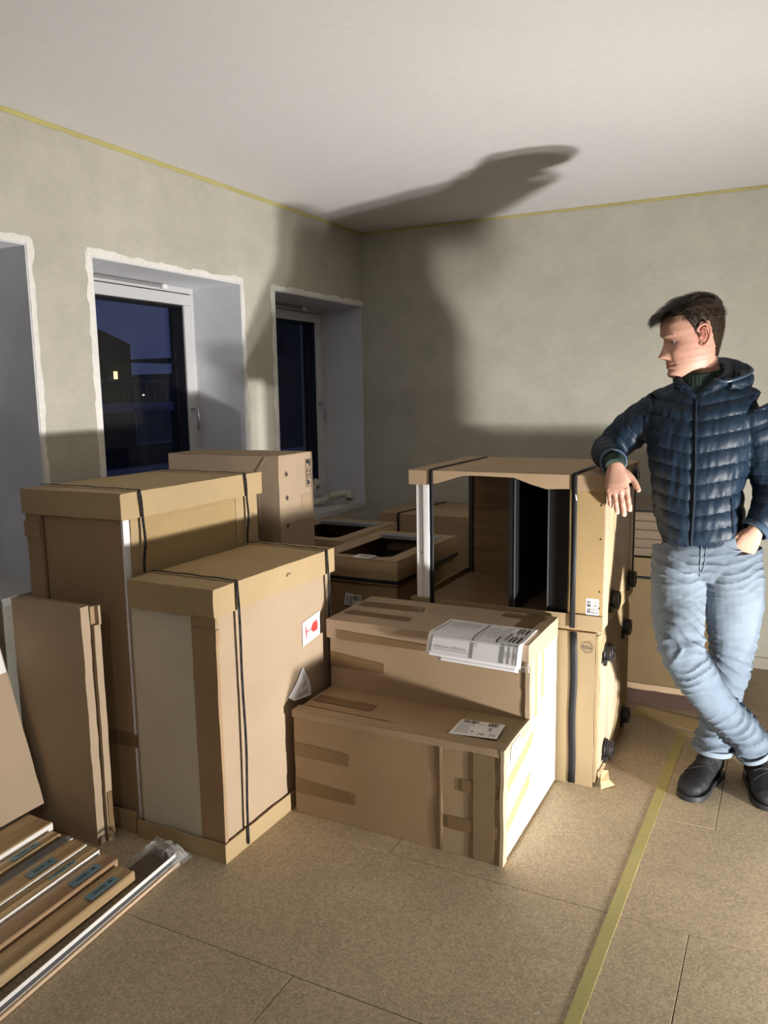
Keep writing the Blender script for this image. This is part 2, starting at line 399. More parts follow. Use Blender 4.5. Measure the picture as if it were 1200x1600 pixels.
for i, (y0, y1) in enumerate(wins, 1):
    wnd = bpy.data.objects.new('window_%d' % i, None); C.objects.link(wnd); wnd['kind'] = 'structure'
    struct(ragged_band(y0, y1, ZS, ZT).build('trim_%d' % (2+i), FILLER))
    # reveal lining: head, two cheeks; sill board
    t = .006
    G().box(DEP, .002, y0, y1, ZT-t, ZT).box(DEP, .002, y0, y0+t, ZS, ZT-t).box(DEP, .002, y1-t, y1, ZS, ZT-t).build('reveal_lining', REVEAL, wnd)
    G().cbox(DEP, .006, y0+t, y1-t, ZS-.02, ZS+.006, seg=.1).build('window_sill', grain('sill_dusty', (.62, .61, .58), .05, 60, rough=.55), wnd)
    # outer frame and sash (opening sash hinged left), glass
    a, b = y0+t, y1-t; zb, zt = ZS+.006, ZT-t
    def ring(g, y0_, y1_, z0_, z1_, wd, x0, x1):
        g.box(x0, x1, y0_, y1_, z1_-wd, z1_); g.box(x0, x1, y0_, y1_, z0_, z0_+wd); g.box(x0, x1, y0_, y0_+wd, z0_+wd, z1_-wd); return g.box(x0, x1, y1_-wd, y1_, z0_+wd, z1_-wd)
    ring(G(), a, b, zb, zt, .030, DEP-.07, DEP+.004).build('window_frame', FRAME, wnd, bevel=.002)
    ring(G(), a+.034, b-.034, zb+.034, zt-.034, .052, DEP-.06, DEP+.016).build('sash', FRAME, wnd, bevel=.003)
    ring(G(), a+.086, b-.086, zb+.086, zt-.086, .007, DEP-.045, DEP+.006).build('gasket', FRAME_B, wnd)
    ring(G(), a+.030, b-.030, zb+.030, zt-.030, .004, DEP-.05, DEP+.008).build('gasket', FRAME_B, wnd)
    G().box(DEP-.05, DEP-.044, a+.085, b-.085, zb+.085, zt-.085).build('pane', GLASS, wnd)
    ring(G(), a+.088, b-.088, zb+.088, zt-.088, .008, DEP-.075, DEP-.052).build('spacer', FRAME_B, wnd)
    # vent strip along the head with a white slider
    g = G().box(DEP+.004, DEP+.016, a+.02, b-.20, zt-.016, zt-.004); g.build('vent_strip', plain('vent', (.25, .25, .26), .5), wnd)
    G().box(DEP+.004, DEP+.026, b-.235, b-.205, zt-.024, zt-.002).build('vent_slider', plain('white_slider', (.85, .85, .85), .4), wnd, bevel=.002)
    # lever handle on the sash
    hy = b-.062; hz = 1.36
    hd = G().cyl((DEP+.016, hy, hz+.03), (DEP+.022, hy, hz+.03), .016).build('handle', CHROME, wnd)
    G().tube([(DEP+.02, hy, hz+.03), (DEP+.045, hy, hz+.03), (DEP+.052, hy, hz+.02), (DEP+.052, hy, hz-.075)], .0065, 10).build('lever', CHROME, hd)

# ================================================================ OUTSIDE
DARKW = grain('night_facade', (.052, .045, .042), .1, 3, rough=.9)
FAR = plain('night_far', (.018, .020, .028), .9)
LIT = emit('lit_window', (1, .75, .42), 1.6); LITS = emit('street_light', (1, .86, .7), 2.2)
SNOW = plain('snowy_ledge', (.30, .32, .42), .8)
ab = thing('apartment_building', (-12.6, 7.5, -9), 'dark apartment building outside the middle window with one lit window', 'building')
g = G().box(-16, -12, 2.6, 10.35, -9, 2.72).add([(-16, 2.6, 2.72), (-12, 2.6, 2.72), (-12, 10.35, 2.72), (-16, 10.35, 2.72), (-16, 2.6, 5.1), (-12, 2.6, 5.1)], [(0, 1, 2, 3), (1, 0, 4, 5), (1, 5, 2), (0, 3, 4), (4, 3, 2, 5)])
g.build('wall', DARKW, ab, smooth=False)
G().box(-14, -11.0, 2.6, 11.6, 1.12, 1.32).build('terrace_slab', SNOW, ab)
G().box(-14, -11.0, 2.6, 11.6, -9, 1.12).build('lower_storey', DARKW, ab)
g = G(); g.box(-11.04, -11.0, 2.6, 11.6, 1.78, 1.82)
for k in range(46): g.box(-11.03, -11.0, 2.6+k*.2, 2.62+k*.2, 1.32, 1.8)
g.build('railing', plain('rail_steel', (.08, .085, .11), .5), ab)
G().box(-12.0, -11.97, 9.76, 9.86, 1.88, 2.06).build('lit_window', LIT, ab)
G().box(-12.0, -10.6, 10.1, 11.5, 2.28, 2.34).build('canopy', DARKW, ab)
for (y, z) in ((9.3, .35), (9.3, -2.4)):
    wf = G().box(-10.99, -10.95, y, y+1.15, z, z+.85).build('window', plain('night_window_frame', (.14, .15, .19), .5), ab)
    for k in range(2): G().box(-10.95, -10.94, y+.06+k*.54, y+.55+k*.54, z+.07, z+.78).build('pane', plain('night_pane', (.03, .035, .06), .1), wf)
tag(G().add([(-60, 4, -30), (-60, 90, -30), (-50, 90, -30), (-50, 4, -30), (-60, 4, 1.5), (-60, 90, 5.0), (-50, 90, 4.2), (-50, 4, 1.2)], [(0, 1, 2, 3), (4, 7, 6, 5), (0, 4, 5, 1), (1, 5, 6, 2), (2, 6, 7, 3), (3, 7, 4, 0)]).build('hillside', FAR, smooth=False), 'dark hillside far outside the middle window', 'hill')['kind'] = 'structure'
g = G(); rd = random.Random(4)
for k in range(60):
    y = rd.uniform(40, 62); z = rd.gauss(-.6, 1.1); r = rd.uniform(.05, .11)
    g.box(-49.9, -49.7, y, y+r, z, z+r)
ol = tag(g.build('town_lights', LITS, smooth=False), 'scattered points of town light far outside the middle window', 'lights'); ol['kind'] = 'stuff'
# balcony rail close outside windows
for nm, yy0, yy1, zz, lab in (('balcony_rail', -2.4, 1.4, .0, 'pale balcony rail outside the middle window'),):
    br = thing(nm, (-2.2, -.5, -1.5), lab, 'railing')
    G().box(-2.25, -2.17, -2.6, 3.2, .86, .90).build('top_rail', SNOW, br); G().box(-2.24, -2.18, -2.6, 3.2, .36, .40).build('bottom_rail', SNOW, br)
    for k in range(6):
        G().box(-2.235, -2.185, -2.5+k*1.1, -2.45+k*1.1, -1.5, .86).build('post', plain('rail_post', (.05, .055, .075), .5), br)
    g = G()
    for k in range(56): g.box(-2.22, -2.20, -2.55+k*.1, -2.535+k*.1, .40, .86)
    g.build('baluster', plain('rail_post_thin', (.05, .055, .075), .5), br)['kind'] = 'stuff'
    G().box(-2.6, -.46, -2.7, 3.3, -1.6, -1.5).build('balcony_slab', DARKW, br)
# neighbouring dark building seen in the corner window
nb = thing('neighbour_building', (-6.4, 7.4, -9), 'near-black building corner outside the corner window', 'building')
G().box(-6.6, -6.2, 8.35, 9.0, -9, 8).box(-6.6,-6.2,7.0,8.35,-9,2.2).build('wall', plain('black_facade', (.018, .019, .022), .8), nb, smooth=False)
G().box(-6.3, -6.2, 9.1, 9.14, -9, 8).build('downpipe', plain('downpipe_grey', (.05, .055, .07), .5), nb)

# ================================================================ CARTONS
# ---- front tall strapped crate ----
B = thing('strapped_crate', (.70, -2.25, 0), 'tall kraft crate with red wine-glass sticker, white end panel and two black straps', 'box', 'tall strapped crates')
G().cbox(.525, .875, -2.60, -1.93, .02, .80).build('body', KRAFT_PINK, B)
g = G().cbox(.538, .792, -2.606, -2.60, .035, .79, edge=.0008, dent=.0004); g.build('end_panel', EPS, B, label='off-white foam end panel')
G().cbox(.786, .880, -2.612, -2.598, .03, .792, edge=.0022).build('corner_post', KRAFT_DARK, B)
G().cbox(.790, .884, -2.616, -2.598, .715, .752, edge=.0015).build('corner_fold', KRAFT_DARK, B)
def tray(name, mat, parent, x0, x1, y0, y1, z0, z1, t=.005, top=True, wav=.004, seed=0):
    """shallow lid (top=True) or tray: a plate plus four lips whose free edges wander"""
    g = G()
    if top: g.cbox(x0, x1, y0, y1, z1-t, z1, edge=.0015, seed=seed)
    else: g.cbox(x0, x1, y0, y1, z0, z0+t, edge=.001, seed=seed)
    def lip(a, b, nrm):
        a = Vector(a); b = Vector(b); n = max(3, int((b-a).length/.03)); vs = []; nv = Vector(nrm)*t
        for i in range(n+1):
            p = a.lerp(b, i/n); w_ = noise.noise(Vector((p.x*14+seed, p.y*14, seed)))*wav; w3 = noise.noise(Vector((p.x*9+seed, p.y*9, seed+3)))*.002
            zl, zh = (z0+w_, z1-.001) if top else (z0, z1+w_)
            if top: q0 = Vector((p.x, p.y, zl))+Vector(nrm)*w3; q1 = Vector((p.x, p.y, zh))
            else: q0 = Vector((p.x, p.y, zl)); q1 = Vector((p.x, p.y, zh))+Vector(nrm)*w3
            vs += [q0, q1, q1-nv, q0-nv]
        g.add(vs, [(4*i+k, 4*i+(k+1) % 4, 4*i+4+(k+1) % 4, 4*i+4+k) for i in range(n) for k in range(4)]+[(0, 3, 2, 1), (4*n, 4*n+1, 4*n+2, 4*n+3)])
    lip((x0, y0, 0), (x1, y0, 0), (0, -1, 0)); lip((x1, y0, 0), (x1, y1, 0), (1, 0, 0)); lip((x1, y1, 0), (x0, y1, 0), (0, 1, 0)); lip((x0, y1, 0), (x0, y0, 0), (-1, 0, 0))
    return g.build(name, mat, parent)
tray('lid', KRAFT_YEL, B, .545, .886, -2.622, -1.915, .792, .880, seed=1)
# the lid's cut corner fold, front right
G().cbox(.852, .8885, -2.627, -2.620, .796, .878, seg=.02, edge=.002).build('corner_tab', KRAFT_YEL, B)
tray('bottom_tray', KRAFT_YEL, B, .523, .888, -2.624, -1.92, 0.0, .062, top=False, seed=2)
strap('strap', B, .8885, -2.512, .882, .548, .012, slack=.004); strap('strap', B, .8885, -1.975, .882, .548, .012, slack=.004)
fr = face_frame('+x', .8755, .0012); q = quad_map((-2.134, .558), (-2.016, .575), (-2.016, .662), (-2.132, .645))
st = patch(G(), fr, [q(0, 0), q(1, 0), q(1, 1), q(0, 1)]).build('fragile_sticker', STICKER, B, label='white sticker with a red wine glass lying on its side')
g = G(); fr2 = face_frame('+x', .8755, .0026); lines(g, fr2, q, [(.08, .08, .92, .10), (.08, .90, .92, .92), (.08, .10, .095, .90), (.905, .10, .92, .90)]); g.build('border', INKG, st, smooth=False)
g = G()
def poly(g, fr, q, pts): g.add([fr(*q(*p_), 0) for p_ in pts], [tuple(range(len(pts)))])
poly(g, fr2, q, [(.16, .25), (.20, .25), (.24, .46), (.24, .54), (.20, .75), (.16, .75)]); poly(g, fr2, q, [(.24, .475), (.50, .475), (.50, .525), (.24, .525)])
poly(g, fr2, q, [(.48, .5), (.52, .38), (.60, .30), (.72, .27), (.86, .30), (.86, .36), (.72, .33), (.86, .37), (.86, .62), (.72, .66), (.86, .65), (.86, .71), (.72, .73), (.60, .70), (.52, .62)])
g.build('wine_glass', RED, st, smooth=False)
# torn address tag folded out of the face
g = G(); P = [(.8775, -2.236, .405), (.895, -2.225, .392), (.900, -2.125, .380), (.882, -2.098, .40), (.880, -2.104, .428), (.879, -2.142, .486), (.880, -2.19, .44)]
g.add(P, [(0, 1, 6), (1, 2, 5, 6), (2, 3, 4, 5)]); tg = g.build('address_tag', PAPER, B, solid=.0008, smooth=False, label='crumpled white address tag standing off the face')
g = G(); o = .0014
A_ = [Vector(P[1]), Vector(P[2]), Vector(P[5]), Vector(P[6])]
def tq(s, t): return A_[0].lerp(A_[1], s).lerp(A_[3].lerp(A_[2], s), t)+Vector((o, -.0006, .0008))
rd = random.Random(3)
for k in range(9):
    s = .12+k*.09
    for j in range(3):
        a = .1+j*.29; g.add([tq(s, a), tq(s+.035, a), tq(s+.035, a+rd.uniform(.1, .24)), tq(s, a+rd.uniform(.1, .24))], [(0, 1, 2, 3)])
g.build('print', INK, tg, smooth=False)
# small tear on the lid edge
G().cbox(.882, .8915, -2.235, -2.215, .838, .845, seg=.01, edge=.004).build('torn_flap', KRAFT, B)

# ---- rear taller strapped crate ----
A = thing('strapped_crate', (.30, -2.22, 0), 'tallest strapped kraft crate, with a bright white corner strip and a fibreboard side', 'box', 'tall strapped crates')
G().cbox(.085, .500, -2.592, -1.88, .02, 1.07, seed=4).build('body', KRAFT_DARK, A)
G().cbox(.500, .516, -2.56, -1.885, .02, 1.068, seed=5, edge=.001).build('side_panel', FIBRE, A)
G().cbox(.502, .512, -2.592, -2.565, .03, 1.068, seg=.2, edge=.0005).build('corner_strip', WHITE_STEEL, A, bevel=.001, label='bright white corner strip')
G().cbox(.512, .5185, -2.565, -2.515, .03, 1.066, seg=.1).build('edge_board', KRAFT_YEL, A)
G().cbox(.515, .519, -2.02, -1.885, .03, 1.066, seg=.1).build('edge_board', KRAFT_YEL, A)
G().cbox(.078, .150, -2.604, -2.588, .03, 1.066, edge=.002).build('corner_post', KRAFT_DARK, A)
G().cbox(.074, .150, -2.610, -2.590, .985, 1.040, edge=.002).build('corner_fold', KRAFT_DARK, A)
G().box(.1505, .1525, -2.5935, -2.588, .03, 1.06).build('seam', INK, A)
tray('lid', KRAFT_YEL, A, .072, .530, -2.612, -1.862, 1.066, 1.150, seed=7)
G().cbox(.496, .5325, -2.617, -2.610, 1.068, 1.148, seg=.02, edge=.002).build('corner_tab', KRAFT_YEL, A)
tray('bottom_tray', KRAFT_YEL, A, .072, .503, -2.612, -1.87, 0, .075, top=False, seed=8)
strap('strap', A, .5325, -2.532, 1.152, .076, .885, slack=.006, off=.005); strap('strap', A, .5325, -1.975, 1.152, .076, .885, slack=.006, off=.005)
g = G(); g.box(.3, .5165, -2.597, -2.5935, .30, .345); g.build('tape_strip', TAPE_B, A)

# ---- carton with pictograms behind ----
S0 = thing('carton', (.25, -1.55, 0), 'plain kraft carton standing under the carton with three punched holes', 'box')
G().cbox(.03, .47, -1.68, -1.45, 0, .765).build('body', KRAFT, S0); rect(G(), face_frame('+z', .765, .002), .03, .47, -1.59, -1.54).build('tape_strip', TAPE_B, S0)
Cc = thing('carton', (.2, -1.57, .77), 'smooth kraft carton with three punched holes and handling symbols, behind the tallest strapped crate', 'box')
G().cbox(-.09, .5, -1.70, -1.435, .772, 1.198, seed=9, edge=.003).build('body', KRAFT_PINK, Cc)
G().cbox(-.088, .5, -1.698, -1.437, 1.196, 1.200, seed=12, edge=.002).build('top_flap', KRAFT, Cc)
g = G(); g.tube([(.44, -1.704, 1.19), (.40, -1.705, 1.13), (.40, -1.704, .90), (.44, -1.704, .86)], .0011, 6); g.build('crease', KRAFT, Cc)
fr = face_frame('+x', .5, .0012)
for z in (1.118, 1.017, .899):
    ring_ = G().cyl((.4995, -1.645, z), (.5022, -1.645, z), .0125, 20, hole=.0085); r_ = ring_.build('punched_hole', KRAFT_DARK, Cc)
    G().cyl((.4997, -1.645, z), (.5016, -1.645, z), .0085, 20).build('hole_shadow_board', INK, r_)
rect(G(), fr, -1.535, -1.455, .955, 1.02, .0006).build('tape_patch', KRAFT, Cc)
for k, z in enumerate((1.150, 1.108, 1.066)):
    q = rect_q(-1.494, -1.450, z-.0185, z+.0185); s_ = patch(G(), fr, [q(0, 0), q(1, 0), q(1, 1), q(0, 1)], .0004).build('handling_symbol', KRAFT_PINK, Cc)
    g = G(); f2 = face_frame('+x', .5, .0026); lines(g, f2, q, [(0, 0, 1, .05), (0, .95, 1, 1), (0, .05, .05, .95), (.95, .05, 1, .95)])
    if k == 0: poly(g, f2, q, [(.15, .2), (.45, .9), (.15, .9)]); lines(g, f2, q, [(.2, .5, .8, .9), (.55, .15, .8, .55)])
    if k == 1:
        for s in (0, 1):
            for t in (0, 1):
                c = (.27+s*.46, .28+t*.44); poly(g, f2, q, [(c[0]-.17, c[1]-.05), (c[0], c[1]-.2), (c[0]+.17, c[1]+.05), (c[0], c[1]+.2)])
        lines(g, f2, q, [(.44, .44, .56, .56)])
    if k == 2: poly(g, f2, q, [(.2, .2), (.5, .25), (.8, .35), (.55, .5), (.85, .55), (.5, .72), (.35, .88), (.2, .85)])
    g.build('print', INK, s_, smooth=False)

# ---- two flat packages standing in front ----
P1 = thing('flat_package', (.26, -2.70, 0), 'thin brown flat-packed panel standing on edge, nearest of the two beside the strapped crates', 'package', 'flat packages')
G().cbox(.124, .440, -2.722, -2.694, 0, .800, seed=14, edge=.002).build('body', KRAFT_PINK, P1)
G().cbox(.434, .4435, -2.724, -2.692, .0, .802, seg=.03, edge=.003).build('end_flap', KRAFT_PINK, P1)
P2 = thing('flat_package', (.26, -2.67, 0), 'thin brown flat-packed panel with a notched end, behind the nearest flat panel', 'package', 'flat packages')
G().cbox(.120, .455, -2.686, -2.660, 0, .735, seed=16, edge=.002).build('body', KRAFT_PINK, P2)
G().box(.120, .442, -2.686, -2.664, .735, .795).build('top_board', KRAFT_DARK, P2)
G().cbox(.442, .4585, -2.668, -2.659, .735, .797, seg=.03).build('end_flap', KRAFT_PINK, P2)
rect(G(), face_frame('+x', .4565, .001), -2.683, -2.664, .02, .17, .001).build('tape_patch', TAPE_B, P2)

# ---- long panel leaning on the wall under the left window ----
P3 = thing('flat_package', (.18, -3.3, .10), 'long kraft package leaning on the left wall with a white label at its upper corner', 'package')
th = math.atan2(.235-.045, .66); 
def lean(v): # v = (along y, up, thickness)
    y, u, t = v; x = .238-math.sin(th)*u-math.cos(th)*t; z = .118+math.cos(th)*u-math.sin(th)*t; return (x, y, z)
g = G().cbox(-3.95, -2.752, 0, .70, 0, .028, seed=18, edge=.002); g.v = [lean(v) for v in g.v]; g.build('body', KRAFT_PINK, P3)
g = G(); g.add([lean(v) for v in ((-3.0, .445, -.002), (-2.757, .455, -.002), (-2.757, .60, -.002), (-3.0, .60, -.002))], [(0, 1, 2, 3)]); lb = g.build('label', STICKER, P3, solid=.0006, smooth=False)
g = G(); L = lambda u, v, h: lean((u, v, -.0035-h)); ql = rect_q(-3.0, -2.760, .46, .60); bars(g, L, ql, .55, .80, .12, .42, 9, 5, 't'); put_text(g, L, ql, 'C', .84, .10, .3, .39); put_text(g, L, ql, 'a', .93, .42, .2, .39); g.build('print', INK, lb, smooth=False)

# ---- L-shaped taped package ----
SP = thing('stepped_package', (1.28, -1.95, 0), 'L-shaped taped carton with a low front step, white side board and a shipping label', 'box')
g = G().cbox(.912, 1.466, -2.262, -1.672, 0, .374, seed=20, edge=.0022, dent=.0008); g.build('lower_carton', KRAFT_COR, SP, bevel=.002)
G().cbox(1.4655, 1.663, -2.264, -1.672, 0, .373, seed=21, edge=.0018, dent=.0008).build('lower_end_carton', grain('kraft_greyish', (.34, .25, .145), .08, 60, stretch=(14, 14, .6), bumps=.3), SP, bevel=.002)
G().cbox(.909, 1.6655, -2.267, -2.215, .352, .378, seg=.035, edge=.003, seed=23).build('edge_fold', KRAFT, SP, bevel=.002)
G().cbox(.91, 1.660, -2.0, -1.66, .372, .60, seed=24, edge=.002).build('upper_carton', KRAFT, SP)
tray('lid', KRAFT_PINK, SP, .909, 1.672, -2.022, -1.662, .565, .636, seed=25, wav=.005)
# white L-shaped side board with kraft edging
G().add([(1.6655, -2.235, .012), (1.6655, -1.668, .012), (1.6655, -1.668, .58), (1.6655, -1.985, .58), (1.6655, -1.985, .345), (1.6655, -2.235, .345),
         (1.6705, -2.235, .012), (1.6705, -1.668, .012), (1.6705, -1.668, .58), (1.6705, -1.985, .58), (1.6705, -1.985, .345), (1.6705, -2.235, .345)],
        [(5, 4, 3, 2, 1, 0), (6, 7, 8, 9, 10, 11)]+[(i, (i+1) % 6, 6+(i+1) % 6, 6+i) for i in range(6)]).build('side_board', WHITE_BOARD, SP, label='bright white L-shaped side board', smooth=False)
G().cbox(1.660, 1.6715, -2.268, -2.232, 0, .378, seg=.03, edge=.0025, seed=26).build('corner_edging', KRAFT_PINK, SP)
G().cbox(1.660, 1.6715, -2.262, -1.985, .338, .378, seg=.03, edge=.0025, seed=27).build('corner_edging', KRAFT_PINK, SP)
G().cbox(1.656, 1.6715, -2.004, -1.966, .374, .570, seg=.03, edge=.0025, seed=28).build('corner_edging', KRAFT_PINK, SP)
G().cbox(1.460, 1.4675, -2.2650, -2.262, 0, .37, seg=.03, edge=.0012).build('joint_flap', KRAFT, SP)
# tapes on the front, on the tops and on the side
ff = face_frame('-y', -2.2645, .0012); fu = face_frame('-y', -2.0, .0014); ft = face_frame('+z', .3745, .0014); ftt = face_frame('+z', .636, .0012); fx = face_frame('+x', 1.6705, .0006)
def tp(fr, *pts, mat=TAPE_B, t=.0006): 
    if len(pts) == 4 and not isinstance(pts[0], tuple): u0, u1, v0, v1 = pts; pts = ((u0, v0), (u1, v0), (u1, v1), (u0, v1))
    return patch(G(), fr, pts, t).build('tape_strip', mat, SP, smooth=False)
tp(face_frame('-y', -2.262, .0014), (.914, .213), (1.129, .214), (1.131, .257), (.914, .262)); tp(face_frame('-y', -2.262, .0014), (.914, .076), (1.150, .080), (1.152, .121), (.914, .132))
tp(ff, 1.535, 1.660, .216, .258); tp(ff, 1.487, 1.660, .084, .128)
patch(G(), face_frame('-y', -2.2645, .0020), [(1.573, .002), (1.642, .002), (1.642, .35), (1.573, .352)], .0006).build('tape_strip', grain('brown_tape_thin', (.235, .165, .095), .05, 20, rough=.3, bumps=.05), SP, smooth=False)
tp(fu, (.911, .450), (1.132, .451), (1.133, .490), (.911, .510)); tp(ft, (.925, -2.155), (1.158, -2.160), (1.157, -2.105), (.925, -2.100)); tp(ft, (.93, -2.206), (1.46, -2.212), (1.46, -2.178), (.93, -2.172), mat=KRAFT_DARK)
tp(ftt, (.925, -1.816), (1.199, -1.806), (1.180, -1.742), (.925, -1.747)); tp(ftt, (.930, -1.930), (1.205, -1.934), (1.195, -1.888), (.930, -1.878)); tp(ftt, (1.481, -1.735), (1.64, -1.745), (1.64, -1.695), (1.481, -1.684))
patch(G(), face_frame('+z', .636, .0025), [(1.565, -1.99), (1.628, -1.99), (1.628, -1.67), (1.565, -1.67)], .0006).build('tape_strip', TAPE_B, SP, smooth=False)
tp(face_frame('-y', -2.022, .0018), (.96, .566), (1.66, .568), (1.66, .578), (.96, .600), mat=TAPE_B)
tp(fx, (-2.235, .285), (-1.975, .296), (-1.955, .335), (-1.99, .345), (-2.235, .330), mat=TAPE_T) if False else None
tp(fx, (-2.232, .222), (-1.985, .279), (-1.955, .300), (-1.955, .325), (-2.232, .268), mat=TAPE_T); tp(fx, (-2.232, .090), (-2.00, .145), (-1.985, .192), (-2.232, .135), mat=TAPE_T)
tp(fx, -1.945, -1.915, .36, .579, mat=TAPE_T); tp(fx, -1.865, -1.838, .40, .579, mat=TAPE_T)
# crumpled clear tape at the lid corner
g = G().cbox(1.50, 1.675, -2.029, -2.024, .545, .575, seg=.012, edge=.004, dent=.003, seed=31); g.build('clear_tape', FILM, SP)
G().cyl((1.60, -2.027, .560), (1.668, -2.03, .566), .0035, 8).build('tape_curl', KRAFT, SP)
# labels
ql = quad_map((1.472, -2.222), (1.625, -2.200), (1.616, -2.086), (1.470, -2.100)); f0 = face_frame('+z', .375, .0045); f1 = face_frame('+z', .375, .0058)
lb = patch(G(), f0, [ql(0, 0), ql(1, 0), ql(1, 1), ql(0, 1)], .0006).build('shipping_label', STICKER, SP, smooth=False, label='white shipping label with barcode and a large 5')
g = G(); bars(g, f1, ql, .08, .44, .80, .97, 14, 8); lines(g, f1, ql, [(.66, .74, .88, .95), (.46, .80, .62, .81)])
put_text(g, f1, ql, '5', .70, .44, .30, .75); put_text(g, f1, ql, '70', .56, .10, .20, .75); put_text(g, f1, ql, '75', .80, .10, .20, .75)
put_text(g, f1, ql, 'DECOR PANEL', .06, .66, .09, .75, .34); put_text(g, f1, ql, '.', .66, .10, .2, .75); poly(g, f1, ql, [(.40, .24), (.46, .24), (.43, .34)])
rd = random.Random(5)
for k in range(6): lines(g, f1, ql, [(.06, .58-k*.085, .06+rd.uniform(.12, .32), .595-k*.085)])
g.build('print', INK, lb, smooth=False); g = G(); put_text(g, face_frame('+z', .375, .0062), ql, '216', .68, .76, .19, .75); g.build('print', STICKER, lb, smooth=False)
q2 = quad_map((-2.205, .330), (-2.105, .330), (-2.095, .395), (-2.195, .395)); q2 = quad_map((-2.21, .300), (-2.115, .325), (-2.105, .368), (-2.20, .366))
f0 = face_frame('+x', 1.6715, .0015); f1 = face_frame('+x', 1.6715, .0027)
lb = patch(G(), f0, [q2(0, 0), q2(1, 0), q2(1, 1), q2(0, 1)], .0006).build('barcode_sticker', STICKER, SP, smooth=False)
g = G(); bars(g, f1, q2, .2, .85, .25, .7, 9, 2); g.build('print', INKB, lb, smooth=False)

# ---- printed sheets lying over the package's front edge ----
DOC = thing('delivery_note', (1.5, -1.96, .637), 'printed delivery note draped over the front edge of the L-shaped package', 'paper')
def doc_pt(s, t, h):   # s across (x), t from back (1) to front (0); drapes over the edge y=-2.024
    a = .075-.02*s; L_ = .245; d = L_*(1-t)       # distance from back edge
    yb = -1.862-.006*s; flat = 2.026+yb; x = 1.328+.325*s+(.03-.0*s)*(t-.0)*.1+.008*math.sin(t*3)
    x = 1.322+.335*s+.012*t*(1-s)
    r = .016
    if d < flat: y = yb-d; z = .640+.002*math.sin(s*5+t*4)**2; n = (0, 0, 1)
    else:
        e = d-flat; ang = min(e/r, 1.25); y = yb-flat-r*math.sin(ang)-max(0, e-r*1.25)*math.cos(1.25); z = .640-r*(1-math.cos(ang))-max(0, e-r*1.25)*math.sin(1.25); n = (0, -math.sin(ang), math.cos(ang))
    return (x, y+n[1]*h, z+n[2]*h)
def doc_grid(s0, s1, t0, t1, h, ns, ntt):
    vs = [doc_pt(s0+(s1-s0)*i/ns, t0+(t1-t0)*j/ntt, h) for j in range(ntt+1) for i in range(ns+1)]
    return vs, [(j*(ns+1)+i, j*(ns+1)+i+1, (j+1)*(ns+1)+i+1, (j+1)*(ns+1)+i) for j in range(ntt) for i in range(ns)]
g = G().add(*doc_grid(0, 1, 0, 1, .0012, 20, 30)); g.build('top_sheet', PAPER, DOC, solid=.0006)
g = G().add(*doc_grid(.14, .98, -.05, .9, -.0006, 20, 30)); g.build('under_sheet', PAPER, DOC, solid=.0006)
gk = G(); gg = G(); rd = random.Random(11)
def dl(g, s0, s1, t0, t1): g.add(*doc_grid(s0, s1, t0, t1, .0020, max(1, int(abs(s1-s0)*12)), max(1, int(abs(t1-t0)*20))))
dl(gg, .035, .055, .06, .93); dl(gg, .47, .50, .04, .96); dl(gg, .78, .82, .04, .70); dl(gg, .86, .875, .04, .96); dl(gg, .915, .925, .04, .96); dl(gg, .945, .955, .04, .9)
dl(gg, .09, .45, .095, .10)
for k in range(13):
    s = .09+k*.027; dl(gk, s, s+.006, .12, .14+rd.uniform(0, .02)); dl(gg, s, s+.010, .68+rd.uniform(-.02, .0), .90); dl(gg, s, s+.006, .58, .62)
for k in range(9):
    s = .54+k*.027; dl(gg, s, s+.006, .40+rd.uniform(-.1, .1), .62+rd.uniform(0, .05)); dl(gk, s, s+.005, .70, .70+rd.uniform(.06, .22))
for k in range(3):
    s = .835+k*.045; dl(gk, s, s+.022, .28, .56); dl(gk, s, s+.02, .70, .92); dl(gg, s, s+.008, .12, .20)
dl(gk, .72, .74, .30, .5); dl(gg, .54, .76, .655, .665); dl(gk, .52, .525, .2, .8)
gk.build('print', INK, DOC, smooth=False); gg.build('print', INKG, DOC, smooth=False)

# ---- lower wrapped base cabinet lying on its side ----
S1 = thing('wrapped_cabinet', (1.45, -1.3, 0), 'lower carton-wrapped cabinet on its side, black feet and pale board on the right', 'cabinet', 'stacked wrapped cabinets')
G().cbox(1.06, 1.790, -1.64, -1.02, 0, .588, seed=33, edge=.002).build('body', KRAFT_YEL, S1)
G().box(1.788, 1.806, -1.625, -1.02, .012, .585).build('cabinet_base', WOOD_W, S1, label='pale wooden cabinet underside')
# carton side with an elliptical opening
def holed(name, mat, parent, x0, x1, y0, y1, z0, z1, ell, n=48):
    cy, cz, ay, az = ell; inner = []; outer = []
    for i in range(n):
        a = 2*PI*i/n; d = (math.cos(a), math.sin(a)); k = 1+.03*noise.noise(Vector((i*.7, cy, cz)))
        inner.append((max(cy+ay*d[0]*k, y0+.028), cz+az*d[1]*k))
        ty = ((y1-cy)/d[0] if d[0] > 1e-6 else (y0-cy)/d[0] if d[0] < -1e-6 else 1e9); tz = ((z1-cz)/d[1] if d[1] > 1e-6 else (z0-cz)/d[1] if d[1] < -1e-6 else 1e9)
        t = min(ty, tz); outer.append((cy+d[0]*t, cz+d[1]*t))
    vs = [(x0, *p_) for p_ in inner]+[(x0, *p_) for p_ in outer]+[(x1, *p_) for p_ in inner]+[(x1, *p_) for p_ in outer]; fs = []
    for i in range(n):
        j = (i+1) % n; fs += [(2*n+i, 3*n+i, 3*n+j, 2*n+j), (i, j, n+j, n+i), (i, 2*n+i, 2*n+j, j), (n+i, n+j, 3*n+j, 3*n+i)]
    return G().add(vs, fs).build(name, mat, parent, smooth=False)
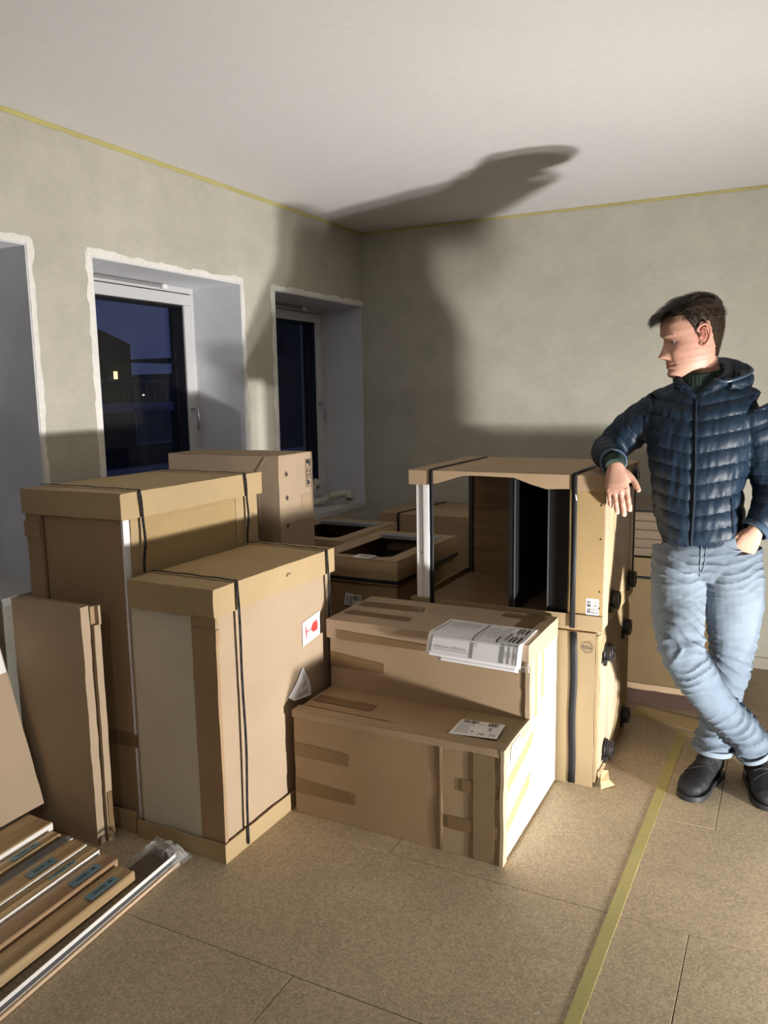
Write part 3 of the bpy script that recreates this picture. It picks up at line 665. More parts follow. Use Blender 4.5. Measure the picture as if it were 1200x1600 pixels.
holed('side_carton', KRAFT_TAN, S1, 1.806, 1.812, -1.64, -1.02, .0, .588, (-1.50, .26, .30, .235))
# wavy front flap, the torn foot of it on the floor
g = G().cbox(1.806, 1.8155, -1.645, -1.606, .02, .575, seg=.018, edge=.0035, seed=35); g.build('wavy_flap', KRAFT_TAN, S1)
g = G().add([(1.834, -1.645, .03), (1.862, -1.628, .034), (1.878, -1.60, .004), (1.838, -1.655, .003), (1.832, -1.62, .06), (1.852, -1.60, .055)], [(0, 3, 2, 1), (0, 1, 5, 4)]); g.build('torn_flap', KRAFT_YEL, S1, solid=.003, smooth=False)
G().cbox(1.06, 1.804, -1.648, -1.636, .0, .585, seg=.06, edge=.0015, dent=.0006, seed=36).build('front_sheet', KRAFT_TAN, S1)
def foot(parent, x, y, z, r=.034, depth=.025):
    f = G().cyl((x, y, z), (x+.006, y, z), r*1.12, 24).cyl((x+.006, y, z), (x+depth, y, z), r*.98, 24, r2=r).build('foot', RUBBER, parent, bevel=.0015)
    G().cyl((x+depth, y, z), (x+depth+.004, y, z), r*.95, 24, hole=r*.5).build('rim', RUBBER, f); G().cyl((x+depth-.002, y, z), (x+depth+.002, y, z), r*.28, 16).build('screw', GREYM, f)
    G().box(x, x+.012, y-r*1.25, y-r*.6, z-r*1.2, z-r*.5).build('bracket', RUBBER, f)
for y, z in ((-1.50, .475), (-1.14, .475), (-1.12, .085), (-1.46, .075)): foot(S1, 1.812, y, z)
g = G(); h_ = .0085
def vstrap(name, parent, x, y, z0, z1, wd=.018, t=.0015): 
    vs = []; n = 10
    for i in range(n+1):
        z = z0+(z1-z0)*i/n; xx = x+.002*math.sin(i*1.1); vs += [(xx-wd/2, y, z), (xx+wd/2, y, z)]
    return G().add(vs, [(2*i, 2*i+1, 2*i+3, 2*i+2) for i in range(n)]).build(name, STRAP, parent, solid=t)
vstrap('strap', S1, 1.728, -1.651, .004, .583, .026)
# recycling rosette
f1 = face_frame('-y', -1.648, .003); g = G(); cx_, cz_ = 1.778, .532
for k in range(6):
    a = 2*PI*k/6+.2; c2 = (cx_+.0145*math.cos(a), cz_+.0145*math.sin(a)); n = 10
    for i in range(n-1):
        t0 = a-2.0+4.0*i/n; t1 = a-2.0+4.0*(i+1)/n
        P4 = [(c2[0]+r_*math.cos(t_), c2[1]+r_*math.sin(t_)) for r_, t_ in ((.0065, t0), (.0082, t0), (.0082, t1), (.0065, t1))]
        g.add([f1(u, v, 0) for u, v in P4], [(0, 1, 2, 3)])
q = rect_q(1.760, 1.796, .524, .540); put_text(g, f1, q, 'RESY', .0, .05, 1.1, .45, .98); g.build('print', INK, S1, smooth=False)
g = G()
vs, fs, w_ = text_polys('ETA 700 / 575'); k = .0105
g.add([(1.8205, -1.630+v[1]*k*1.7, .42-v[0]*k*1.9) for v in vs], fs)
g.build('print', INK, S1, smooth=False)

# ---- upper cabinet in an open carton frame ----
S2 = thing('wrapped_cabinet', (1.45, -1.3, .59), 'upper open-fronted cabinet in a carton frame, which the man leans on', 'cabinet', 'stacked wrapped cabinets')
tray('bottom_tray', KRAFT_YEL, S2, 1.078, 1.822, -1.648, -1.005, .592, .645, seed=41, top=False, wav=.003)
# lid with the front lip cut to an arch
G().cbox(1.076, 1.832, -1.652, -1.0, 1.148, 1.156, seed=42, edge=.002).build('lid_top', KRAFT, S2)
lipz = [(1.076, 1.098), (1.155, 1.098), (1.165, 1.104), (1.19, 1.104), (1.235, 1.118), (1.30, 1.138), (1.36, 1.140), (1.50, 1.137), (1.56, 1.116), (1.62, 1.100), (1.70, 1.104), (1.712, 1.098), (1.832, 1.098)]
def lipy(x): return 0
vs = []; 
for x, z in lipz:
    for yy in (-1.654, -1.648): vs += [(x, yy, z), (x, yy, 1.154)]
fs = []
for i in range(len(lipz)-1):
    a = 4*i; b = a+4; fs += [(a, b, b+1, a+1), (a+2, a+3, b+3, b+2), (a, a+2, b+2, b), (a+1, b+1, b+3, a+3)]
fs += [(0, 1, 3, 2), (4*len(lipz)-4, 4*len(lipz)-2, 4*len(lipz)-1, 4*len(lipz)-3)]
G().add(vs, fs).build('lid_lip', KRAFT, S2, smooth=False)
G().cbox(1.826, 1.833, -1.652, -1.0, 1.098, 1.154, edge=.002).build('lid_lip', KRAFT, S2); G().cbox(1.076, 1.082, -1.652, -1.0, 1.098, 1.154, edge=.002).build('lid_lip', KRAFT, S2); G().cbox(1.076, 1.832, -1.006, -1.0, 1.098, 1.154, edge=.002).build('lid_lip', KRAFT, S2)
p_ = G().box(1.100, 1.150, -1.640, -1.600, .600, 1.148).build('front_post', WHITE_STEEL, S2, bevel=.002, label='white steel corner post')
G().box(1.119, 1.131, -1.642, -1.640, .61, 1.14).build('groove', plain('post_groove', (.62, .62, .64), .4), p_); G().cyl((1.125, -1.6405, .83), (1.125, -1.643, .83), .003, 12).build('screw_hole', INK, p_)
G().box(1.150, 1.154, -1.640, -1.604, .60, 1.146).build('post_edge', plain('bright_edge', (.95, .95, .97), .25), p_)
G().box(1.085, 1.795, -1.635, -1.01, .600, .622).build('bottom_board', OAK_X, S2, label='brown wood-grain board')
G().box(1.105, 1.62, -1.022, -1.01, .622, 1.14).build('back_panel', OAK_X, S2)
G().box(1.085, 1.105, -1.03, -1.005, .60, 1.148).build('rear_post', BLACK, S2); G().box(1.093, 1.099, -1.034, -1.03, .60, 1.148).build('rear_post_rib', GREYM, S2)
dv = G().box(1.476, 1.496, -1.632, -1.08, .622, 1.13).build('divider', BLACK, S2); G().box(1.496, 1.499, -1.635, -1.630, .63, 1.13).build('divider_edge', GREYM, dv)
dr = G().box(1.624, 1.700, -1.628, -1.08, .628, 1.12).build('drawer_block', BLACK, S2); G().box(1.621, 1.625, -1.631, -1.626, .66, 1.12).build('drawer_edge', GREYM, dr)
G().box(1.50, 1.63, -1.10, -1.085, .622, 1.13).build('back_plate', BLACK, S2); G().box(1.54, 1.62, -1.3, -1.29, .80, 1.05).build('drawer_front', plain('black_front', (.02, .02, .022), .25), S2)
G().cbox(1.702, 1.826, -1.6455, -1.632, .60, 1.10, seg=.08, edge=.0012).build('fibre_panel', FIBRE, S2, label='raw fibreboard panel')
G().box(1.705, 1.80, -1.632, -1.02, .60, 1.145).build('inner_carcass', KRAFT_DARK, S2)
G().box(1.80, 1.822, -1.632, -1.02, .646, 1.145).build('cabinet_base', OAK_Z, S2)
G().cbox(1.806, 1.829, -1.644, -1.560, .60, 1.10, seg=.06, edge=.002).build('front_edge_strip', KRAFT_PINK, S2)
G().cbox(1.079, 1.828, -1.651, -1.646, .594, .65, seg=.05, edge=.0015, seed=45).build('tray_front', KRAFT_TAN, S2)
for z in (1.05, .93, .83, .74, .68):
    G().cyl((1.814, -1.641, z), (1.814, -1.646, z), .0035, 8).build('staple', CHROME, S2)
G().cyl((1.726, -1.656, 1.085), (1.730, -1.660, 1.065), .0025, 8).build('plastic_bit', STICKER, S2)
for y, z in ((-1.46, .67), (-1.12, .675), (-1.12, 1.105), (-1.46, 1.10)): foot(S2, 1.822, y, z)
def wrapstrap(parent, x, z0, z1, zt, y0, y1, wd=.016):
    g = G(); pts = [(y0, z0), (y0, (z0+z1)/2), (y0, z1), (y0+.004, zt), ((y0+y1)/2, zt+.001), (y1, zt)]
    vs = []; 
    for i, (y, z) in enumerate(pts): vs += [(x-wd/2+.001*math.sin(i*2), y, z), (x+wd/2+.001*math.sin(i*2), y, z)]
    return g.add(vs, [(2*i, 2*i+1, 2*i+3, 2*i+2) for i in range(len(pts)-1)]).build('strap', STRAP, parent, solid=.0016)
wrapstrap(S2, 1.172, .612, 1.15, 1.159, -1.657, -1.03); wrapstrap(S2, 1.722, .60, 1.15, 1.159, -1.657, -1.30, .020)
G().box(1.832, 1.836, -1.104, -1.086, .66, 1.150).build('strap', STRAP, S2)
ql = rect_q(1.768, 1.813, .652, .712); f0 = face_frame('-y', -1.642, .0035); f1 = face_frame('-y', -1.642, .0046)
lb = patch(G(), f0, [ql(0, 0), ql(1, 0), ql(1, 1), ql(0, 1)], .0005).build('barcode_label', STICKER, S2, smooth=False)
g = G(); bars(g, f1, ql, .08, .38, .08, .86, 13, 6, 't'); rd = random.Random(2)
for k in range(5):
    for j in range(4): s = .46+k*.1; t = .08+j*.22; lines(g, f1, ql, [(s, t, s+.035, t+rd.uniform(.05, .18))])
g.build('print', INK, lb, smooth=False)

# ================================================================ BACK ROW
RAILG = plain('rail_grey', (.26, .27, .29), .45)
def open_crate(name, x0, x1, y0, y1, z0, z1, seed, label, group, sides=()):
    """carton with an open top: outer walls, folded-in rim with uneven inner edge, dark hollow with a metal rail"""
    t = thing(name, ((x0+x1)/2, (y0+y1)/2, z0), label, 'box', group); d = .075
    G().cbox(x0, x1, y0, y1, z0, z1-.003, seed=seed, skip=((2, 1),)).build('body', KRAFT_DARK, t, solid=.004)
    g = G(); n = 40; P = []
    outer = [(x0, y0), (x1, y0), (x1, y1), (x0, y1)]; inner = [(x0+d, y0+d), (x0+.5*(x1-x0)-.03, y0+d), (x0+.5*(x1-x0)-.01, y0+d+.02), (x1-d-.03, y0+d), (x1-d, y0+d+.03), (x1-d, y1-d), (x0+d, y1-d)]
    vs = [(a, b, z1) for a, b in outer]+[(a, b, z1-.004) for a, b in inner]
    g.add(vs, [(0, 1, 8, 7, 6, 5, 4), (1, 2, 9, 8), (2, 3, 10, 9), (3, 0, 4, 10)]); g.build('rim_flaps', KRAFT, t, solid=.004, smooth=False)
    G().box(x0+.01, x1-.01, y0+.01, y1-.01, z1-.10, z1-.092).build('inner_tray', BLACK, t)
    G().box(x0+.05, x1-.05, y1-.125, y1-.070, z1-.012, z1+.004).build('metal_rail', RAILG, t)
    return t
F = open_crate('open_carton', .545, .955, -1.52, -.86, .648, .752, 51, 'open-topped carton showing a black inside, with a barcode label on its rim', 'open cartons at the back')
ql = quad_map((.775, -1.515), (.855, -1.500), (.825, -1.425), (.745, -1.435)); ql = rect_q(.738, .822, -1.520, -1.450)
f0 = face_frame('+z', .754, .002); f1 = face_frame('+z', .754, .0031)
lb = patch(G(), f0, [ql(0, 0), ql(1, 0), ql(1, 1), ql(0, 1)], .0006).build('barcode_label', STICKER, F, smooth=False); g = G(); bars(g, f1, ql, .2, .9, .3, .85, 12, 4); g.build('print', INK, lb, smooth=False)
g = G(); f1 = face_frame('+z', .754, .0022); q = rect_q(.66, .735, -1.508, -1.48); put_text(g, f1, q, '75 / 3C', .0, .1, .8, .37); g.build('print', INK, F, smooth=False)
def hstrap(parent, x0, x1, y0, y1, z, wd=.014, o=.005):
    P = [(x0-o, y0-o), (x1+o, y0-o), (x1+o, y1+o), (x0-o, y1+o)]; vs = []
    for i in range(5): vs += [(*P[i % 4], z-wd/2), (*P[i % 4], z+wd/2)]
    return G().add(vs, [(2*i, 2*i+2, 2*i+3, 2*i+1) for i in range(4)]).build('strap', STRAP, parent, solid=.0016)
hstrap(F, .545, .955, -1.52, -.86, .664)
F2 = thing('carton', (.75, -1.2, 0), 'brown carton under the open one with a barcode rim, label at its foot corner', 'box')
G().cbox(.555, .950, -1.515, -.87, 0, .640, seed=52).build('body', KRAFT_DARK, F2)
ql = quad_map((.692, .541), (.772, .541), (.782, .590), (.704, .597)); f0 = face_frame('-y', -1.515, .003); f1 = face_frame('-y', -1.515, .0041)
lb = patch(G(), f0, [ql(0, 0), ql(1, 0), ql(1, 1), ql(0, 1)], .0006).build('address_label', STICKER, F2, smooth=False)
g = G(); bars(g, f1, ql, .55, .95, .5, .9, 7, 9); bars(g, f1, ql, .1, .2, .15, .9, 8, 2, 't')
for k in range(6): lines(g, f1, ql, [(.28, .15+k*.12, .48, .2+k*.12)])
g.build('print', INK, lb, smooth=False)
Gc = open_crate('open_carton', .035, .50, -1.20, -.595, .03, .752, 53, 'open-topped black-lined carton on the left, below the corner window', 'open cartons at the back')
G().cbox(.035, .50, -1.20, -.595, 0, .03, seed=3).build('bottom_tray', KRAFT, Gc)
Ec = thing('strapped_carton', (.65, -.28, 0), 'closed wide carton with a black strap, standing against the back wall in the corner', 'box')
G().cbox(.362, .99, -.53, -.02, 0, .788, seed=55).build('body', KRAFT, Ec); G().cbox(.360, .992, -.532, -.018, .74, .792, seed=56, edge=.002).build('lid', KRAFT, Ec)
g = G(); vs = []
for y, z in ((-.538, .40), (-.538, .60), (-.537, .785), (-.531, .797), (-.03, .797)): vs += [(.475-(y+.53)*-.15, y, z), (.489-(y+.53)*-.15, y, z)]
g.add(vs, [(2*i, 2*i+1, 2*i+3, 2*i+2) for i in range(4)]).build('strap', STRAP, Ec, solid=.0016)

# big carton behind the man, wood pack on it
Dc = thing('large_carton', (1.9, -.45, 0), 'large kraft carton behind the man\'s legs, standing against the back wall on a dark base', 'box')
G().cbox(1.45, 2.235, -.75, -.12, .075, .640, seed=57).build('body', grain('shaded_fibreboard', (.145, .100, .050), .16, 330, bumps=.5), Dc); G().cbox(1.447, 2.238, -.753, -.117, .640, .692, seed=58, edge=.002).build('lid', bpy.data.materials['shaded_fibreboard'], Dc)  # same fibreboard, colour darkened to stand in for shade from the legs
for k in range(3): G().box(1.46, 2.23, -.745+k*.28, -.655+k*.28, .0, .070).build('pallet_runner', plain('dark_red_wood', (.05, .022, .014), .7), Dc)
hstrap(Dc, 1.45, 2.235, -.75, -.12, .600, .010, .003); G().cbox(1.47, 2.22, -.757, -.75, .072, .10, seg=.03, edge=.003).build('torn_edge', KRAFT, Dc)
Wp = thing('board_pack', (1.9, -.5, .694), 'strapped pack of brown wood-grain boards lying on the large carton behind the man', 'boards')
for k in range(5): G().box(1.47, 2.20, -.735, -.16, .695+k*.041, .734+k*.041).build('board', wood('brown_grain_board', (.12, .085, .058), (.20, .15, .105), 'x') if k == 0 else bpy.data.materials['brown_grain_board'], Wp, bevel=.001)
G().add([(1.47, -.737, .900), (2.2, -.737, .900), (2.2, -.737, .908), (1.47, -.737, .908)], [(0, 1, 2, 3)]).build('strap', STRAP, Wp, solid=.0016)

# ================================================================ MOULDING PACKS AT LOWER LEFT
def moulding(xr, wd, z0, z1, yend, tilt, mat, label, n=2, white=False, lab=None, prof=.004):
    """a bundle of n long flat mouldings lying along y; xr right edge at the far end, tilt = sideways drift per metre towards the camera"""
    t = thing('moulding_pack', (xr-wd/2, yend-.7, z0), label, 'boards', 'packs of wooden mouldings on the floor'); hh = (z1-z0)/n; L_ = 1.35
    for k in range(n):
        a, b = z0+k*hh+.0007, z0+(k+1)*hh-.0007; sh = (n-1-k)*.0008
        def sec(x0, y, a=a, b=b): 
            if wd < .045: return [(x0-wd, y, a), (x0, y, a), (x0, y, b-prof), (x0-wd*.25, y, b-.002), (x0-wd*.45, y, b), (x0-wd*.6, y, b-.004), (x0-wd*.85, y, b-.001), (x0-wd, y, b-prof)]
            return [(x0-wd, y, a), (x0, y, a), (x0, y, b-prof), (x0-.004, y, b-.001), (x0-.009, y, b-.001), (x0-.012, y, b-.0035), (x0-wd+.022, y, b), (x0-wd+.008, y, b-.002), (x0-wd+.005, y, b-.006), (x0-wd, y, b-.007)]
        r0 = sec(xr+sh, yend-sh*2); r1 = sec(xr+sh+tilt*L_, yend-L_)
        m_ = len(r0); g = G().add(r0+r1, [tuple(range(m_)), tuple(range(2*m_-1, m_-1, -1))]+[(i, m_+i, m_+(i+1) % m_, (i+1) % m_) for i in range(m_)])
        b_ = g.build('moulding', mat, t, smooth=False)
        if white:
            G().add([(xr+sh+.0004, yend-sh*2, a+.001), (xr+sh+tilt*L_+.0004, yend-L_, a+.001), (xr+sh+tilt*L_+.0004, yend-L_, b-.003), (xr+sh+.0004, yend-sh*2, b-.003)], [(0, 1, 2, 3)]).build('white_edge', FLUSH_W, b_, solid=.0006, smooth=False)
    if lab:
        s0, s1, u0 = lab; zt = z1+.0004
        Q = lambda s, t_: (xr-wd*.75+wd*.42*t_+tilt*(u0+s1*s), yend-u0-s1+s1*s, zt) 
        q = lambda s, t_, h=0: (xr-.012-min(.03, wd-.03)*(1-t_)+tilt*(u0+s1-s1*s), yend-u0-s1+s1*s, zt+h)
        lb = G().add([q(0, 0), q(1, 0), q(1, 1), q(0, 1)], [(0, 1, 2, 3)]).build('blue_label', BLUE_LAB, t, solid=.0006, smooth=False)
        g = G(); rd = random.Random(int(xr*100))
        for k in range(9):
            s = .22+k*.045; g.add([q(s, .3, .0006), q(s+.028, .3, .0006), q(s+.028, .55+rd.random()*.2, .0006), q(s, .55+rd.random()*.2, .0006)], [(0, 1, 2, 3)])
        g.add([q(.75, .3, .0006), q(.86, .3, .0006), q(.86, .6, .0006), q(.75, .6, .0006)], [(0, 1, 2, 3)]); g.build('print', INK, lb, smooth=False)
    return t
MP = [ # xr, wd, z0, z1, yend, tilt, mat, label, n, white, lab
 (.356, .120, .003, .115, -2.820, .045, OAK_Y, 'leftmost moulding pack, tallest, two white edges, under the leaning package', 4, True, None),
 (.412, .051, .003, .098, -2.838, .045, OAK_Y, 'second moulding pack from the left, plain oak edge and a blue label', 4, False, (0, .10, .07)),
 (.452, .034, .003, .092, -2.828, .045, plain('grey_moulding', (.22, .21, .20), .35), 'narrow grey moulding pack third from the left', 4, True, (0, .08, .09)),
 (.526, .070, .003, .095, -2.840, .045, OAK_Y, 'fourth moulding pack from the left, bright white edge', 3, True, (0, .10, .10)),
 (.574, .044, .003, .088, -2.836, .045, OAK_Y, 'fifth moulding pack from the left, white edge and a blue label', 3, True, (0, .10, .08)),
 (.652, .074, .003, .078, -2.838, .045, OAK_R, 'sixth moulding pack from the left, reddish oak with a dark knot', 3, False, (0, .11, .05)),
 (.732, .076, .037, .068, -2.852, .045, OAK_Y, 'rightmost moulding pack, yellow oak with a blue label beside the wrapped plank', 1, False, (0, .11, .05)),
]
for a_ in MP: moulding(*a_)
WP = thing('wrapped_plank', (.70, -3.1, 0), 'long dark plank in crinkled clear film with white edge strips, nearest on the floor', 'plank')
def slant(x0, x1, z0, z1, y0=-3.95, y1=-2.69, k=-.072):   # runs along y, drifting with y
    f = lambda x, y: x+k*(y-y1)
    return [(f(x0, y0), y0, z0), (f(x1, y0), y0, z0), (f(x1, y1), y1, z0), (f(x0, y1), y1, z0), (f(x0, y0), y0, z1), (f(x1, y0), y0, z1), (f(x1, y1), y1, z1), (f(x0, y1), y1, z1)]
mstretch = grain('stretch_wrapped_board', (.115, .088, .065), .35, 5, rough=.22, bumps=.9, stretch=(1.2, 60, 10), spec=.6, dist=.003)
G().hexa(slant(.658, .742, .020, .034)).build('dark_board', mstretch, WP)
G().hexa(slant(.660, .748, .012, .020)).build('white_board', FLUSH_W, WP); G().hexa(slant(.742, .7443, .020, .036)).build('white_strip', FLUSH_W, WP)
G().hexa(slant(.7443, .7485, .014, .024)).build('dark_strip', GREYM, WP); G().hexa(slant(.662, .758, .002, .012)).build('raw_board', grain('raw_pine', (.62, .45, .30), .06, 60), WP)
def crumple(name, parent, x0, x1, y0, y1, z0, h, nx=22, ny=18, seed=0, amp=.012):
    vs = []
    for j in range(ny+1):
        for i in range(nx+1):
            x = x0+(x1-x0)*i/nx; y = y0+(y1-y0)*j/ny; e = min(i, nx-i, 4)/4*min(j, ny-j, 4)/4
            n1 = noise.noise(Vector((x*35+seed, y*35, seed))); n2 = noise.noise(Vector((x*90, y*90+seed, seed)))
            edge = noise.noise(Vector((i*.8, j*.8, seed)))*.008
            vs.append((x+edge*(1-e), y+edge*(1-e), z0+max(0, h*e+amp*abs(n1)*e+amp*.4*n2*e)))
    return G().add(vs, [(j*(nx+1)+i, j*(nx+1)+i+1, (j+1)*(nx+1)+i+1, (j+1)*(nx+1)+i) for j in range(ny) for i in range(nx)]).build(name, FILM, parent)
crumple('plastic_film', WP, .60, .765, -2.82, -2.635, .004, .026, seed=4, amp=.008)
crumple('plastic_film', WP, .62, .76, -2.74, -2.64, .012, .034, seed=9, amp=.02)

# ================================================================ ON THE CORNER SILL
SZ = ZS+.008
pp = thing('drain_pipe', (-.2, -.3, SZ), 'white elbowed drain pipe with an orange inside, lying on the corner window sill', 'pipe', 'pipes on the sill')
def elbowed(parent, P, r):
    pts = []
    for i in range(len(P)-1):
        a, b = Vector(P[i]), Vector(P[i+1]); 
        for k in range(4): pts.append(a.lerp(b, k/4))
    pts.append(Vector(P[-1])); pts = [pts[0]]+[(pts[i-1]+pts[i]*2+pts[i+1])/4 for i in range(1, len(pts)-1)]+[pts[-1]]
    G().tube(pts, r, 20, cap=False).build('pipe', PVC, parent, solid=.003)
    for i in range(1, len(P)-1):
        a = Vector(P[i]); d = (Vector(P[i+1])-Vector(P[i-1])).normalized(); G().tube([a-d*.014, a-d*.012, a+d*.008, a+d*.010], [r*1.02, r*1.14, r*1.14, r*1.02], 20, cap=False).build('collar', PVC, parent, solid=.003)
    a = Vector(P[-1]); d = (Vector(P[-1])-Vector(P[-2])).normalized(); G().tube([a-d*.03, a-d*.028, a+d*.002], [r, r*1.16, r*1.16], 20, cap=False).build('socket', PVC, parent, solid=.003)
    G().cyl(a-d*.022, a-d*.020, r*.97, 20).build('pipe_inside', PIPE_IN, parent)
elbowed(pp, [(-.235, -.46, SZ+.026), (-.195, -.37, SZ+.026), (-.155, -.31, SZ+.030), (-.115, -.255, SZ+.058), (-.070, -.185, SZ+.066), (-.040, -.165, SZ+.058), (-.028, -.185, SZ+.030)], .021)
p2 = thing('drain_pipe', (-.26, -.3, SZ), 'white drain pipe piece leaning in the corner window, behind the elbowed one', 'pipe', 'pipes on the sill')
elbowed(p2, [(-.262, -.36, SZ+.050), (-.240, -.30, SZ+.085), (-.215, -.245, SZ+.145)], .020)
sd = G().cyl((-.12, -.58, SZ), (-.12, -.58, SZ+.006), .042, 28).cyl((-.12, -.58, SZ+.006), (-.12, -.58, SZ+.012), .036, 28).build('pipe_cover', plain('grey_plastic_cover', (.16, .18, .16), .4)); tag(sd, 'flat round grey pipe cover on the corner window sill', 'cover')

# ================================================================ TAPE ON THE FLOOR
tf = strip('masking_tape', None, [(1.992, -3.0, .0006), (2.029, -1.0, .0006)], .034, (1, 0, 0), t=.0005, jag=.001).build('masking_tape', TAPE_Y)
tag(tf, 'long yellowish masking tape line running towards the camera across the floor', 'tape', 'masking tape on the floor')
tf = strip('masking_tape', None, [(1.815, -.905, .0007), (2.26, -1.02, .0007)], .13, (.05, 1, 0), t=.0004, jag=.004, seed=3).build('masking_tape', grain('wide_tape', (.50, .38, .19), .05, 80, rough=.7)); tf.location.z += .0012
tag(tf, 'wide brown tape strip crossing the floor in front of the large carton', 'tape', 'masking tape on the floor')

# ================================================================ THE MAN
MAN = thing('person', (2.2, -1.42, 0), 'young man in navy quilted jacket and light jeans leaning on the cabinet, ankles crossed', 'person')
V = Vector
def loft(g, secs, n=32, e=2.0):
    """secs: (centre, u, v, a, b[, e]) rings, capped"""
    vs = []
    for s_ in secs:
        c, u, v, a, b = s_[:5]; ee = s_[5] if len(s_) > 5 else e; c = V(c); u = V(u).normalized(); v = V(v).normalized()
        for k in range(n):
            t = 2*PI*k/n; ct, st = math.cos(t), math.sin(t)
            vs.append(c+u*a*math.copysign(abs(ct)**(2/ee), ct)+v*b*math.copysign(abs(st)**(2/ee), st))
    m = len(secs); fs = [(i*n+k, i*n+(k+1) % n, (i+1)*n+(k+1) % n, (i+1)*n+k) for i in range(m-1) for k in range(n)]
    return g.add(vs, fs+[tuple(range(n))[::-1], tuple(range((m-1)*n, m*n))])
def smooth_path(P, R, sub=6):
    """Catmull-Rom through joints and radii"""
    P = [V(p_) for p_ in P]; out = []; rr = []
    for i in range(len(P)-1):
        p0, p1, p2, p3 = P[max(i-1, 0)], P[i], P[i+1], P[min(i+2, len(P)-1)]; r0, r1, r2, r3 = R[max(i-1, 0)], R[i], R[i+1], R[min(i+2, len(P)-1)]
        for k in range(sub):
            t = k/sub; f = lambda a, b, c, d: .5*((2*b)+(c-a)*t+(2*a-5*b+4*c-d)*t*t+(3*b-a-3*c+d)*t**3)
            out.append(f(p0, p1, p2, p3)); rr.append(f(r0, r1, r2, r3))
    return out+[P[-1]], rr+[R[-1]]
def limb(g, P, R, n=24, sub=6):
    p_, r_ = smooth_path(P, R, sub); return g.tube(p_, r_, n)
def remesh(g, vox, smooth_it=3):
    me = bpy.data.meshes.new('tmp'); me.from_pydata([tuple(v) for v in g.v], [], g.f); me.update()
    bm = bmesh.new(); bm.from_mesh(me); bmesh.ops.recalc_face_normals(bm, faces=bm.faces); bm.to_mesh(me); bm.free()
    o = bpy.data.objects.new('tmp', me); C.objects.link(o); md = o.modifiers.new('r', 'REMESH'); md.mode = 'VOXEL'; md.voxel_size = vox; md.adaptivity = 0
    if smooth_it: m2 = o.modifiers.new('s', 'SMOOTH'); m2.iterations = smooth_it; m2.factor = .5
    dg = bpy.context.evaluated_depsgraph_get(); ev = o.evaluated_get(dg); new = bpy.data.meshes.new_from_object(ev); bpy.data.objects.remove(o); bpy.data.meshes.remove(me); return new
def displace(me, fn):
    me.update(); vn = [v.normal.copy() for v in me.vertices]
    for v, n in zip(me.vertices, vn): v.co = v.co+n*fn(v.co, n)
    me.update()
def seg_param(p, A_, B_):
    d = B_-A_; t = max(0, min(1, (p-A_).dot(d)/d.dot(d))); return t, (p-(A_+d*t)).length
def paint(me, fn, name='Col'):
    ca = me.color_attributes.new(name, 'FLOAT_COLOR', 'POINT')
    for i, v in enumerate(me.vertices): ca.data[i].color = (*fn(v.co), 1)
def col_mat(name, rough, spec=.4, sss=0, grain_=None):
    m, t, b = nodes(name); a = N(t, 'ShaderNodeVertexColor'); a.layer_name = 'Col'; c = a.outputs[0]
    if grain_: c = mix(t, 1, c, ramp(t, noise_n(t, coords(t), grain_[0], 3), [(.3, (1-grain_[1],)*3), (.7, (1+grain_[1],)*3)]), 'MULTIPLY')
    t.links.new(c, b.inputs['Base Color']); b.inputs['Roughness'].default_value = rough; b.inputs['Specular IOR Level'].default_value = spec
    if sss: b.inputs['Subsurface Weight'].default_value = sss; b.inputs['Subsurface Radius'].default_value = (.012, .004, .002)
    return m
gs = lambda d, s: math.exp(-.5*(d/s)**2)
def ginterp(z, tab, k):
    zs = [t[0] for t in tab]
    if z <= zs[0]: return tab[0][k]
    for i in range(len(tab)-1):
        if z <= zs[i+1]:
            p0, p1, p2, p3 = (tab[max(i-1, 0)], tab[i], tab[i+1], tab[min(i+2, len(tab)-1)]); t = (z-zs[i])/(zs[i+1]-zs[i]); t2 = t*t*(3-2*t); return p1[k]+(p2[k]-p1[k])*(t*.5+t2*.5)
    return tab[-1][k]

# ---- head in its own frame: +X his left, +Y face, +Z crown ----
HTAB = [ # z, front, half width, back
 (-.121, .062, .022, .020), (-.116, .078, .034, -.004), (-.106, .088, .045, -.022), (-.092, .0905, .053, -.045), (-.076, .089, .060, -.060), (-.058, .088, .0645, -.070), (-.035, .086, .069, -.080),
 (-.012, .083, .073, -.090), (.010, .085, .0755, -.098), (.030, .0925, .0775, -.102), (.055, .091, .078, -.103), (.078, .082, .074, -.098), (.098, .062, .062, -.084), (.112, .038, .043, -.062), (.119, .015, .022, -.035)]
def head_pt(z, t, off=0.0):
    f = ginterp(z, HTAB, 1)+off; w_ = ginterp(z, HTAB, 2)+off; b = ginterp(z, HTAB, 3)-off; ct, st = math.cos(t), math.sin(t)
    x = w_*math.copysign(abs(ct)**(2/2.25), ct); y0 = (f+b)/2*.0-.005; e = 2.2
    y = y0+((f-y0) if st > 0 else (y0-b))*math.copysign(abs(st)**(2/e), st)
    return V((x, y, z))
